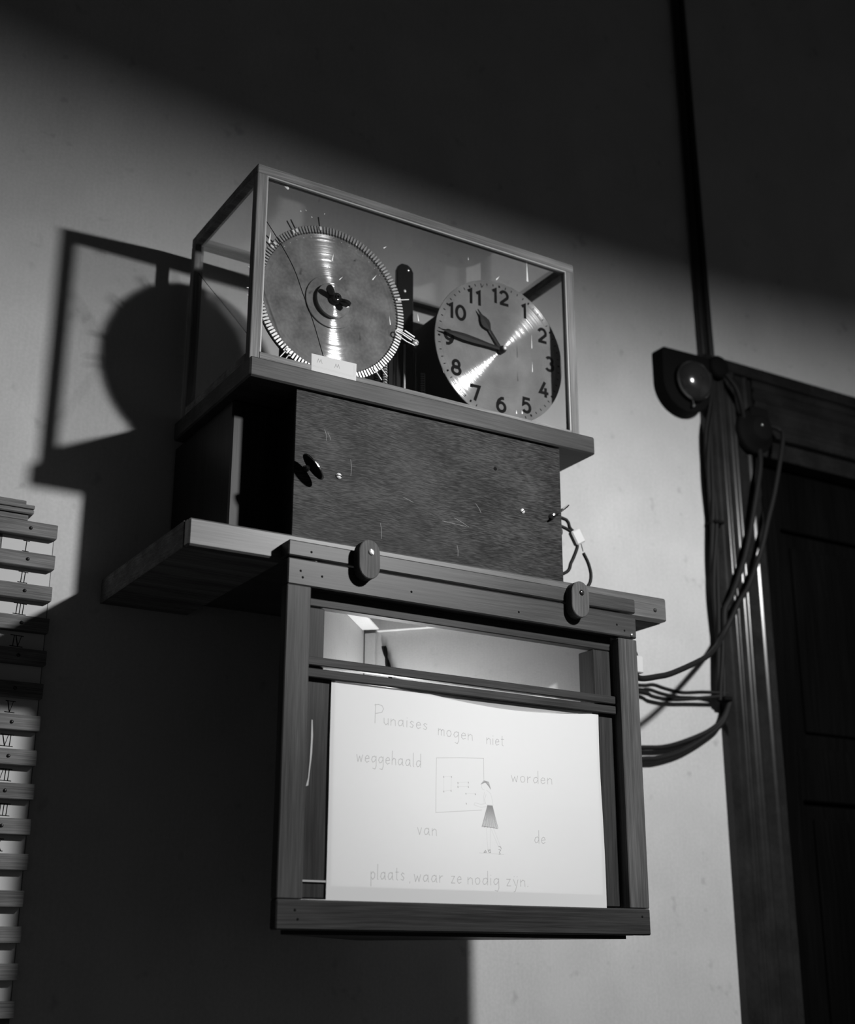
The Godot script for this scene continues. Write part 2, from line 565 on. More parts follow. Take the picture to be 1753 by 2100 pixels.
# ---------------------------------------------------------------- the place
func _ready() -> void:
	rng.seed = 11
	var cam := Camera3D.new()
	cam.name = "camera"
	add_child(cam)
	cam.position = Vector3(-0.86661, 1.55007, 2.32767)
	cam.rotation_degrees = Vector3(18.52427, -30.93516, 0.057)
	cam.fov = rad_to_deg(2.0 * atan(1050.0 / 2780.07))
	var lens := CameraAttributesPhysical.new()
	lens.frustum_focal_length = 35.0 * 0.5 * 2780.07 / 1050.0
	lens.frustum_focus_distance = 2.33
	lens.frustum_near = 0.05
	lens.frustum_far = 60.0
	lens.exposure_aperture = 2.7
	lens.exposure_multiplier = 1.0
	cam.attributes = lens
	cam.fov = rad_to_deg(2.0 * atan(1050.0 / 2780.07))
	cam.near = 0.05
	cam.far = 60.0
	cam.current = true

	var env := Environment.new()
	env.background_mode = Environment.BG_COLOR
	env.background_color = Color.BLACK
	env.tonemap_mode = Environment.TONE_MAPPER_LINEAR
	env.tonemap_exposure = 1.0
	env.sdfgi_enabled = true
	env.ssao_enabled = true
	env.ssil_enabled = true
	var we := WorldEnvironment.new()
	we.name = "world_environment"
	we.environment = env
	add_child(we)

	make_materials()
	room()
	pendant_lamp(Vector3(0.937, 2.969, 1.955))
	cupboard()
	cabinet()
	control_box()
	glass_case()
	wheel(Vector3(0.134, 2.708, 0.312))
	clock(Vector3(0.4907, 2.6867, 0.338))
	movement()
	rack()
	bell_corner()
	cables()
	for o in find_children("*", "GeometryInstance3D", true, false):
		o.cast_shadow = GeometryInstance3D.SHADOW_CASTING_SETTING_ON

# ---- room shell, door and trim
func room() -> void:
	var top := 4.6
	var l := 1.485     # the door opening
	var r := 2.36
	var h := 2.835
	struct("wall_back", B.new().span(Vector3(-3, 0, -0.2), Vector3(l, top, 0), 0.0).span(Vector3(l, h, -0.2), Vector3(r, top, 0), 0.0).span(Vector3(r, 0, -0.2), Vector3(4.2, top, 0), 0.0), M.wall)
	struct("wall_left", B.new().span(Vector3(-3.2, 0, -0.2), Vector3(-3, top, 5.2), 0.0), M.room)
	struct("wall_right", B.new().span(Vector3(4.2, 0, -0.2), Vector3(4.4, top, 5.2), 0.0), M.room)
	struct("wall_front", B.new().span(Vector3(-3, 0, 5), Vector3(4.2, top, 5.2), 0.0), M.room)
	struct("floor", B.new().span(Vector3(-3.2, -0.2, -0.2), Vector3(4.4, 0, 5.2), 0.0), M.floor)
	struct("ceiling", B.new().span(Vector3(-3.2, top, -0.2), Vector3(4.4, top + 0.2, 5.2), 0.0), M.room)
	struct("baseboard_back", B.new().span(Vector3(-3, 0, 0), Vector3(1.318, 0.18, 0.022), 0.004), M.paint)
	# moulded casing: a run of beads and hollows across its width
	var prof := []
	for i in 69:
		var x := 0.17 * i / 68.0
		var z := 0.022 - 0.006 * smoothstep(0.1, 0.17, x)
		for g in [[0.034, 0.003, 0.007], [0.057, 0.007, 0.0055], [0.090, 0.009, 0.009], [0.142, 0.007, 0.007]]:
			z += g[1] * exp(-pow((x - g[0]) / g[2], 2.0))
		prof.append(Vector2(x, z))
	struct("trim_1", casing(prof, Vector3(1.318, 0, 0), Vector3.RIGHT, Vector3.UP, h + 0.1395), M.paint)
	struct("trim_2", casing(prof, Vector3(r + 0.17, 0, 0), Vector3.LEFT, Vector3.UP, h + 0.1395), M.paint)
	struct("trim_3", casing(prof, Vector3(l - 0.004, h + 0.1662, 0), Vector3.DOWN, Vector3.RIGHT, r - l + 0.008).span(Vector3(1.316, h + 0.14, 0), Vector3(r + 0.172, h + 0.172, 0.034), 0.004), M.paint)
	var d := Node3D.new()
	d.name = "door_1"
	add_child(d)
	d.position = Vector3(l, 0, -0.06)
	d.set_meta("kind", "structure")
	var z0 := -0.06
	part(d, "door_frame", B.new().span(Vector3(l, 0, -0.19), Vector3(l + 0.03, h, -0.005), 0.003).span(Vector3(r - 0.03, 0, -0.19), Vector3(r, h, -0.005), 0.003).span(Vector3(l + 0.03, h - 0.05, -0.19), Vector3(r - 0.03, h, -0.005), 0.003), M.paint)
	var a := l + 0.032
	var b := r - 0.032
	for x in [[a, a + 0.11], [b - 0.11, b]]:
		part(d, "stile", B.new().span(Vector3(x[0], 0.01, z0 - 0.04), Vector3(x[1], h - 0.052, z0), 0.003), M.door)
	for y in [[0.01, 0.25], [0.95, 1.15], [1.93, 2.06], [2.62, h - 0.052]]:
		part(d, "rail", B.new().span(Vector3(a + 0.11, y[0], z0 - 0.04), Vector3(b - 0.11, y[1], z0), 0.003), M.door)
	for y in [[0.25, 0.95], [1.15, 1.93], [2.06, 2.62]]:
		part(d, "door_panel", B.new().span(Vector3(a + 0.11, y[0], z0 - 0.03), Vector3(b - 0.11, y[1], z0 - 0.018), 0.0).span(Vector3(a + 0.15, y[0] + 0.04, z0 - 0.02), Vector3(b - 0.15, y[1] - 0.04, z0 - 0.008), 0.006), M.door)
	part(d, "door_handle", B.new().lathe([Vector2(0, 0.062), Vector2(0.02, 0.058), Vector2(0.028, 0.045), Vector2(0.02, 0.03), Vector2(0.01, 0.024), Vector2(0.01, 0.004), Vector2(0.026, 0.003), Vector2(0.026, 0)], along(Vector3(b - 0.055, 1.05, z0), Vector3.BACK), 20), M.steel)

# sweeps a moulding profile: across says where the profile's x goes, run where it is drawn out
func casing(prof: Array, at: Vector3, across: Vector3, run: Vector3, length: float) -> B:
	var b := B.new()
	var m := prof.size()
	var flip := across.cross(Vector3.BACK).dot(run) > 0
	for i in m - 1:
		var d0: Vector2 = prof[mini(i + 1, m - 1)] - prof[maxi(i - 1, 0)]
		var d1: Vector2 = prof[mini(i + 2, m - 1)] - prof[i]
		var n0 := (across * -d0.y + Vector3.BACK * d0.x).normalized()
		var n1 := (across * -d1.y + Vector3.BACK * d1.x).normalized()
		var p0: Vector3 = at + across * prof[i].x + Vector3.BACK * prof[i].y
		var p1: Vector3 = at + across * prof[i + 1].x + Vector3.BACK * prof[i + 1].y
		var e := run * length
		if flip:
			b.quad(p0, p0 + e, p1 + e, p1, n0, n0, n1, n1)
		else:
			b.quad(p0, p1, p1 + e, p0 + e, n0, n1, n1, n0)
	for s in [0.0, length]:   # ends
		var e: Vector3 = at + run * s
		for i in m - 1:
			var q := [e + across * prof[i].x, e + across * prof[i + 1].x, e + across * prof[i + 1].x + Vector3.BACK * prof[i + 1].y, e + across * prof[i].x + Vector3.BACK * prof[i].y]
			if (s > 0) == flip:
				q.reverse()
			b.quad(q[0], q[1], q[2], q[3])
	for i in [0, m - 1]:      # the two edges down to the wall
		var p: Vector3 = at + across * prof[i].x
		var q := [p, p + Vector3.BACK * prof[i].y, p + Vector3.BACK * prof[i].y + run * length, p + run * length]
		if (i == 0) == flip:
			q.reverse()
		b.quad(q[0], q[1], q[2], q[3])
	return b

# ---- the only lamp of the room, hung out of the picture to the right
func pendant_lamp(at: Vector3) -> void:
	var t := thing("pendant_lamp", "dark enamelled pendant lamp on a long cord, out of view before the wall", "lamp", at)
	var x := Transform3D(Basis.IDENTITY, at)
	var shade := Transform3D(Basis(Vector3.BACK, 0.016) * Basis(Vector3.RIGHT, -0.055), at)
	part(t, "lamp_shade", B.new().lathe([Vector2(0.235, 0.0), Vector2(0.239, 0.002), Vector2(0.222, 0.03), Vector2(0.14, 0.1), Vector2(0.05, 0.14), Vector2(0.04, 0.2), Vector2(0.0, 0.205)], shade, 48).lathe([Vector2(0.0, 0.19), Vector2(0.03, 0.19), Vector2(0.045, 0.135), Vector2(0.135, 0.095), Vector2(0.217, 0.027), Vector2(0.235, 0.0)], shade, 48), M.black)
	part(t, "cord", B.new().tube([at + Vector3(0, 0.2, 0), at + Vector3(0, 4.6 - at.y, 0)], 0.004, 8), M.cable)
	var bulb := B.new().lathe([Vector2(0, -0.06), Vector2(0.03, -0.052), Vector2(0.051, -0.031), Vector2(0.06, 0), Vector2(0.051, 0.031), Vector2(0.033, 0.054), Vector2(0.016, 0.085), Vector2(0, 0.088)], x, 24)
	part(t, "bulb", bulb, M.bulb)
	var l := OmniLight3D.new()
	l.name = "bulb_glow"
	l.light_energy = 5.8
	l.light_size = 0.055
	l.omni_range = 12.0
	l.omni_attenuation = 2.0
	l.shadow_enabled = true
	t.add_child(l)

# ---- a dark cupboard out of view at the left, which keeps the wall beyond it from lighting the cabinet's side
func cupboard() -> void:
	var t := thing("cupboard", "tall dark wooden two-door cupboard against the wall left of the card rack", "cupboard", Vector3(-1.24, 0, 0.0))
	part(t, "body", B.new().span(Vector3(-1.75, 0.1, 0.003), Vector3(-0.73, 3.25, 0.42), 0.004), M.stain)
	part(t, "plinth", B.new().span(Vector3(-1.73, 0.0, 0.023), Vector3(-0.75, 0.099, 0.40), 0.002), M.black)
	part(t, "cornice", B.new().span(Vector3(-1.78, 3.251, 0.003), Vector3(-0.70, 3.31, 0.45), 0.012), M.stain)
	for x in [[-1.745, -1.242], [-1.238, -0.735]]:
		var d := part(t, "door", B.new().span(Vector3(x[0], 0.12, 0.4205), Vector3(x[1], 3.23, 0.440), 0.003), M.stain)
		var kx: float = x[1] - 0.04 if x[0] < -1.5 else x[0] + 0.04
		part(d, "knob", B.new().lathe([Vector2(0.008, 0), Vector2(0.008, 0.014), Vector2(0.018, 0.020), Vector2(0.018, 0.028), Vector2(0.0, 0.034)], along(Vector3(kx, 1.25, 0.440), Vector3.BACK), 18), M.dark_steel)

# ---- screws
func screw(p: Node3D, at: Vector3, r: float, m: Material, slot := 0.6, axis := Vector3.BACK, called := "screw") -> void:
	var t := along(at, axis)
	var b := B.new().lathe([Vector2(r, 0.0), Vector2(r, r * 0.15), Vector2(r * 0.75, r * 0.42), Vector2(r * 0.4, r * 0.55), Vector2(0, r * 0.58)], t, 16)
	var d := t.basis * Vector3(cos(slot), 0, sin(slot))
	var s := part(p, called, b, m)
	if r > 0.004:
		var side := d.cross(axis).normalized()
		part_deep(p, s, B.new().box(at + axis * r * 0.52, Vector3(r * 1.7, r * 0.28, r * 0.16), 0.0, Basis(d, side, d.cross(side))))

func part_deep(p: Node3D, s: MeshInstance3D, b: B) -> void:
	if p.get_parent() == self:      # thing > screw > slot
		part(s, "slot", b, M.ink)
	else:                           # never a fourth level: the slot joins its screw's neighbour
		part(p, "screw_slot", b, M.ink)

# ---- the corner cabinet with its framed notice
func cabinet() -> void:
	var y := 1.6
	var t := thing("display_cabinet", "wooden wall cabinet with a heavy front frame holding a handwritten notice", "cabinet", Vector3(0.35, y, 0.0))
	var apex := Vector2(0.35, 0.062)
	var lf := Vector2(0.024, 0.430)
	var rf := Vector2(0.676, 0.430)
	# two slanting side walls that meet behind
	for s in [[lf, 1.0], [rf, -1.0]]:
		var d: Vector2 = (apex - s[0])
		var length := d.length()
		d = d.normalized()
		var mid: Vector2 = (s[0] + apex) * 0.5 + Vector2(d.y, -d.x) * 0.006 * s[1]
		part(t, "side_wall", B.new().box(Vector3(mid.x, (y + 2.188) / 2, mid.y), Vector3(length + 0.006, 2.188 - y, 0.012), 0.001, Basis(Vector3(d.x, 0, d.y), Vector3.UP, Vector3(d.x, 0, d.y).cross(Vector3.UP))), M.inside)
		# batten along the top of each side wall, on the inside
		var inw: Vector2 = Vector2(d.y, -d.x) * -s[1]
		var w := 0.034 if s[1] > 0 else 0.010
		var hgt := 0.026
		var bm: Vector2 = (s[0] + apex) * 0.5 + inw * (w * 0.5 + 0.0005) - d * 0.012
		part(t, "batten", B.new().box(Vector3(bm.x, 2.188 - hgt * 0.5, bm.y), Vector3(length - 0.03, hgt, w), 0.0015, Basis(Vector3(d.x, 0, d.y), Vector3.UP, Vector3(d.x, 0, d.y).cross(Vector3.UP))), M.inside)
	var rd := (rf - apex).normalized()
	part(t, "corner_batten", B.new().box(Vector3(apex.x + rd.x * 0.012 - rd.y * 0.006 + 0.001, (y + 2.16) / 2, apex.y + rd.y * 0.012 + rd.x * 0.006 + 0.002), Vector3(0.021, 2.16 - y, 0.010), 0.001, Basis(Vector3(rd.x, 0, rd.y), Vector3.UP, Vector3(rd.x, 0, rd.y).cross(Vector3.UP))), M.inside)
	var tri := PackedVector2Array([Vector2(0.02, -0.43), Vector2(0.665, -0.43), Vector2(0.36, -0.07), Vector2(0.34, -0.07)])
	part(t, "bottom_board", B.new().prism(tri, 0.014, Transform3D(Basis(Vector3.RIGHT, Vector3.FORWARD, Vector3.UP), Vector3(0, 1.594, 0))), M.pine_dark_x)
	# top board with its deep front and end lips
	part(t, "top_board", B.new().span(Vector3(-0.156, 2.1885, 0.002), Vector3(0.80, 2.2107, 0.412), 0.001), M.slab)
	part(t, "front_lip", B.new().span(Vector3(-0.1565, 2.166, 0.405), Vector3(0.8005, 2.2109, 0.4255), 0.003), M.slab)
	for x in [[-0.1562, 0.008], [0.692, 0.8002]]:
		part(t, "end_block", B.new().span(Vector3(x[0], 2.1662, 0.002), Vector3(x[1], 2.1884, 0.404), 0.001), M.case_x)
	for x in [-0.1568, 0.8004]:
		part(t, "end_edging", B.new().span(Vector3(x - 0.0006, 2.1662, 0.002), Vector3(x + 0.0006, 2.2105, 0.404), 0.0003), M.case_x)
	# holding strip above the door frame and the frame itself; the frame has racked a little
	var lean := Basis(Vector3.BACK, -0.0063)
	part(t, "holding_strip", B.new().box(Vector3(0.35, 2.1775, 0.440), Vector3(0.70, 0.0262, 0.030), 0.002, lean), M.pine_x)
	var fr := part(t, "door_frame", B.new().box(Vector3(0.35, 2.1392, 0.444), Vector3(0.70, 0.0436, 0.022), 0.002, lean), M.pine_x)
	part(fr, "bottom_rail", B.new().span(Vector3(0, 1.6, 0.433), Vector3(0.70, 1.643, 0.455), 0.002), M.pine_dark_x)
	part(fr, "stile", B.new().span(Vector3(0.0, 1.6435, 0.433), Vector3(0.0418, 2.1195, 0.4548), 0.0015), M.pine_y)
	part(fr, "stile", B.new().span(Vector3(0.6576, 1.6435, 0.433), Vector3(0.6996, 2.1125, 0.4548), 0.0015), M.pine_light_y)
	# inner frame, set back
	var z0 := 0.412
	var z1 := 0.432
	var inn := part(t, "inner_frame", B.new().box(Vector3(0.352, 2.1105, (z0 + z1) / 2), Vector3(0.612, 0.034, z1 - z0), 0.0015, Basis(Vector3.BACK, -0.0058)), M.pine_dark_x)
	for x in [[0.036, 0.0785, 1.99, 2.0935], [0.6165, 0.6573, 1.99, 2.091], [0.036, 0.1025, 1.646, 1.984], [0.6105, 0.6573, 1.646, 1.984]]:
		part(inn, "inner_stile", B.new().span(Vector3(x[0], x[2], z0 if x[0] < 0.3 else 0.388), Vector3(x[1], x[3], z1 - 0.001), 0.0015), M.pine_dark_y)
	part(inn, "inner_bottom_rail", B.new().span(Vector3(0.1027, 1.645, z0), Vector3(0.6103, 1.6685, z1 - 0.001), 0.0015), M.pine_dark_x)
	part(inn, "inner_sill", B.new().span(Vector3(0.05, 1.6695, z1), Vector3(0.091, 1.6725, z1 + 0.002), 0.0003), M.bead)
	part(t, "crossbar", B.new().box(Vector3(0.3500, 2.0025, 0.435), Vector3(0.613, 0.0140, 0.012), 0.0015, Basis(Vector3.BACK, -0.0075)), M.pine_dark_x)
	part(t, "crossbar", B.new().box(Vector3(0.3500, 1.9842, 0.435), Vector3(0.613, 0.0145, 0.012), 0.0015, Basis(Vector3.BACK, -0.0058)), M.pine_dark_x)
	part(inn, "paint_smear", B.new().prism(PackedVector2Array([Vector2(0.0600, 1.9140), Vector2(0.0618, 1.9135), Vector2(0.0632, 1.890), Vector2(0.0625, 1.862), Vector2(0.0600, 1.838), Vector2(0.0575, 1.8125), Vector2(0.0535, 1.8110), Vector2(0.0570, 1.825), Vector2(0.0588, 1.850), Vector2(0.0600, 1.880)]), 0.0004, Transform3D(Basis.IDENTITY, Vector3(0, 0, 0.431))), M.bead)
	# oval turn buttons
	for c in [[Vector3(0.1355, 2.1748, 0.4552), 0.017, 0.012], [Vector3(0.5605, 2.1660, 0.4552), -0.02, 0.0125]]:
		var poly := PackedVector2Array(arc2(Vector2(0, 0.0115), 0.0192, 0.0215, 0, 180, 14) + arc2(Vector2(0, -0.0115), 0.0192, 0.0215, 180, 360, 14))
		var x := Transform3D(Basis(Vector3.BACK, c[1]), c[0])
		var o := part(t, "turn_button", B.new().prism(poly, 0.0195, x, 0.0012), M.button)
		screw_on(o, c[0] + Vector3(0.0022, c[2], 0.0195), 0.0052, M.dark_steel if c[1] < 0 else M.bright)
	# nail and screw heads on the front
	for q in [Vector2(0.022, 2.143), Vector2(0.026, 2.133), Vector2(0.060, 2.139), Vector2(0.225, 2.137), Vector2(0.44, 2.131), Vector2(0.655, 2.136), Vector2(0.672, 2.127), Vector2(0.03, 1.628), Vector2(0.035, 1.615), Vector2(0.682, 1.63), Vector2(0.04, 2.1766)]:
		part(t, "nail_head", B.new().lathe([Vector2(0.0022, 0), Vector2(0.0018, 0.0005), Vector2(0, 0.0006)], along(Vector3(q.x, q.y, 0.4549), Vector3.BACK), 10), M.ink)
	screw(t, Vector3(0.6885, 2.1205, 0.455), 0.004, M.steel, 0.5)
	screw(t, Vector3(0.772, 2.185, 0.4255), 0.004, M.pine_dark_x, 0.5)
	# the sheet with the notice, slightly waved
	var sheet := B.new()
	var nx := 24
	var ny := 14
	var f := func(i: int, j: int) -> Vector3:
		var u := float(i) / nx
		var w := float(j) / ny
		var px := lerpf(0.0915, 0.6210, u) + 0.0012 * sin(w * 5.0 + 1.0) * (0.4 + u) - 0.0015 * (1.0 - w) * (1.0 - u)
		return Vector3(px, lerpf(1.6435, 1.9785 - 0.0045 * u, w) - 0.0125 * sin(clampf((u - 0.3) / 0.7, 0.0, 1.0) * PI) * w * w, 0.4342 + 0.0012 * sin(u * 7.0 + w * 3.0) * (1.0 - absf(2.0 * w - 1.0)) + 0.0006)
	for i in nx:
		for j in ny:
			sheet.quad(f.call(i, j), f.call(i + 1, j), f.call(i + 1, j + 1), f.call(i, j + 1), null, null, null, null, Vector2(float(i) / nx, 1.0 - float(j) / ny), Vector2(float(i + 1) / nx, 1.0 - float(j) / ny), Vector2(float(i + 1) / nx, 1.0 - float(j + 1) / ny), Vector2(float(i) / nx, 1.0 - float(j + 1) / ny))
	var paper := plain(0.68, 0.85, 0.0, 0.2)
	paper.albedo_texture = notice_print()
	paper.backlight_enabled = true
	paper.backlight = Color(0.26, 0.26, 0.26).linear_to_srgb()
	single("paper_notice", "white sheet with a pencilled Dutch notice and a drawing of a girl pinning up sheets", "notice", Vector3(0.356, 1.6435, 0.434), sheet, paper)
	# a dark scrap left between the sheet and the lower crossbar
	single("paper_scrap", "narrow grey strip of card behind the top edge of the white notice", "card", Vector3(0.45, 1.9655, 0.4325), B.new().prism(PackedVector2Array([Vector2(0.20, 1.9775), Vector2(0.34, 1.966), Vector2(0.45, 1.9635), Vector2(0.609, 1.973), Vector2(0.609, 1.981), Vector2(0.20, 1.984)]), 0.0006, Transform3D(Basis.IDENTITY, Vector3(0, 0, 0.4314))), M.scrap)
	# the lamp that lights the inside and shines through the sheet
	var at := Vector3(0.35, 1.86, 0.16)
	var lamp := thing("cabinet_bulb", "small frosted bulb on a holder inside the cabinet, hidden behind the white notice", "lamp", Vector3(0.35, 1.6085, 0.16))
	part(lamp, "holder", B.new().lathe([Vector2(0.03, 0.0), Vector2(0.03, 0.01), Vector2(0.02, 0.012), Vector2(0.02, 0.205), Vector2(0.0, 0.206)], Transform3D(Basis.IDENTITY, Vector3(0.35, 1.6085, 0.16)), 20), M.porcelain)
	part(lamp, "bulb", B.new().lathe([Vector2(0.0, -0.045), Vector2(0.014, -0.043), Vector2(0.018, -0.02), Vector2(0.03, 0.0), Vector2(0.027, 0.018), Vector2(0.016, 0.028), Vector2(0, 0.031)], Transform3D(Basis.IDENTITY, at), 20), M.small_bulb)
	var l := OmniLight3D.new()
	l.name = "cabinet_bulb_glow"
	l.light_energy = 0.125
	l.light_size = 0.024
	l.omni_range = 6.0
	l.omni_attenuation = 2.0
	l.shadow_enabled = true
	lamp.add_child(l)
	l.position = at - lamp.position
	# twisted lead coming through the right-hand side wall
	var b := B.new()
	for s in [0.0, PI]:
		var pts := []
		for i in 33:
			var q := i / 32.0
			var c := Vector3(0.3755, 2.1335, 0.0925).lerp(Vector3(0.383, 1.99, 0.125), q) + Vector3(0.001, 0.0, 0.004) * sin(q * PI)
			pts.append(c + Vector3(cos(q * 13.0 + s), 0, sin(q * 13.0 + s)) * 0.0026)
		b.tube(pts, 0.0026, 8)
	single("twisted_lead", "short black twisted lead hanging from a hole inside the cabinet", "wire", Vector3(0.383, 1.99, 0.125), b, M.cable)

func screw_on(p: Node3D, at: Vector3, r: float, m: Material) -> void:
	var t := along(at, Vector3.BACK)
	part(p, "screw", B.new().lathe([Vector2(r, 0.0), Vector2(r, r * 0.15), Vector2(r * 0.75, r * 0.42), Vector2(r * 0.4, r * 0.55), Vector2(0, r * 0.58)], t, 16).box(at + Vector3(0, 0, r * 0.5), Vector3(r * 0.3, r * 1.75, r * 0.24), 0.0, Basis(Vector3.BACK, 0.5)), m)

# ---- the box between shelf and glass case
func control_box() -> void:
	var y := 2.2107
	var t := thing("control_box", "dark box with a scratched veneered front panel under the glass case", "box", Vector3(0.3, y, 0.1))
	part(t, "front_panel", B.new().span(Vector3(0.0349, y, 0.3825), Vector3(0.5880, 2.4842, 0.389), 0.0008), M.panel)
	part(t, "inner_box", B.new().span(Vector3(0.048, y, 0.2905), Vector3(0.580, 2.4850, 0.382), 0.001), M.stain)
	part(t, "rear_box", B.new().span(Vector3(-0.0390, y, 0.012), Vector3(0.590, 2.4850, 0.290), 0.003), M.stain)
	screw(t, Vector3(0.1189, 2.3413, 0.389), 0.0056, M.screw_white, 0.1)
	screw(t, Vector3(0.4991, 2.3443, 0.389), 0.0050, M.screw_white, -0.7)
	part(t, "screw_hole", B.new().lathe([Vector2(0.0038, 0.0), Vector2(0.0036, 0.0004), Vector2(0, 0.0004)], along(Vector3(0.4402, 2.4161, 0.389), Vector3.BACK), 14), M.ink)
	# two thumb screws: a boss and a flat oval blade that stands on edge
	for c in [[Vector3(0.0577, 2.3434, 0.389), Vector2(0.68, -0.73), 0.0265, 0.0145], [Vector3(0.5641, 2.3449, 0.389), Vector2(0.77, 0.64), 0.021, 0.011]]:
		var d := Vector3(c[1].x, c[1].y, 0).normalized()
		var o := part(t, "thumb_screw", B.new().lathe([Vector2(0.006, 0), Vector2(0.006, 0.003), Vector2(0.0045, 0.008), Vector2(0.0035, 0.011), Vector2(0, 0.0115)], along(c[0], Vector3.BACK), 16), M.steel)
		var poly := PackedVector2Array(arc2(Vector2.ZERO, c[2], c[3], 0, 360, 32))
		poly.remove_at(32)
		var off := d * (0.004 if c[2] > 0.022 else 0.014)
		part(o, "blade", B.new().prism(poly, 0.0022, Transform3D(Basis(d, Vector3.BACK, d.cross(Vector3.BACK)), c[0] + off + Vector3(0, 0, 0.010 + c[3] * 0.75) - d.cross(Vector3.BACK) * 0.0011), 0.0004), M.blade)
	part(t, "side_knob", B.new().lathe([Vector2(0.008, 0.0), Vector2(0.008, 0.003), Vector2(0.006, 0.008), Vector2(0, 0.0095)], along(Vector3(0.580, 2.3225, 0.362), Vector3.RIGHT), 16).lathe([Vector2(0.0035, 0.0), Vector2(0.0035, 0.012), Vector2(0.008, 0.0125), Vector2(0.0075, 0.017), Vector2(0, 0.02)], along(Vector3(0.5795, 2.3235, 0.373), Vector3.RIGHT), 16), M.steel)
	# scratches in the veneer: hair-thin raised splinters
	var k := 0
	for s in [[0.094, 2.425, 0.004, 0.02, 0.2], [0.10, 2.42, 0.006, 0.012, -0.5], [0.145, 2.38, 0.001, 0.03, 0.06], [0.25, 2.33, 0.02, 0.006, 0.0], [0.33, 2.30, 0.05, 0.002, 0.0], [0.205, 2.275, 0.002, 0.028, 0.1], [0.355, 2.31, 0.03, 0.012, 0.0], [0.36, 2.26, 0.002, 0.02, 0.0], [0.40, 2.345, 0.012, 0.016, 0.0]]:
		var p0 := Vector3(s[0] - 0.004, s[1] - 0.004, 0.389)
		part(t, "scratch", B.new().stroke([Vector2.ZERO, Vector2(s[2] * 0.5 + s[3] * 0.06, -s[3] * 0.45), Vector2(s[2], -s[3])], 0.0007, 0.00015, Transform3D(Basis.IDENTITY, p0)), M.scratch)
		k += 1

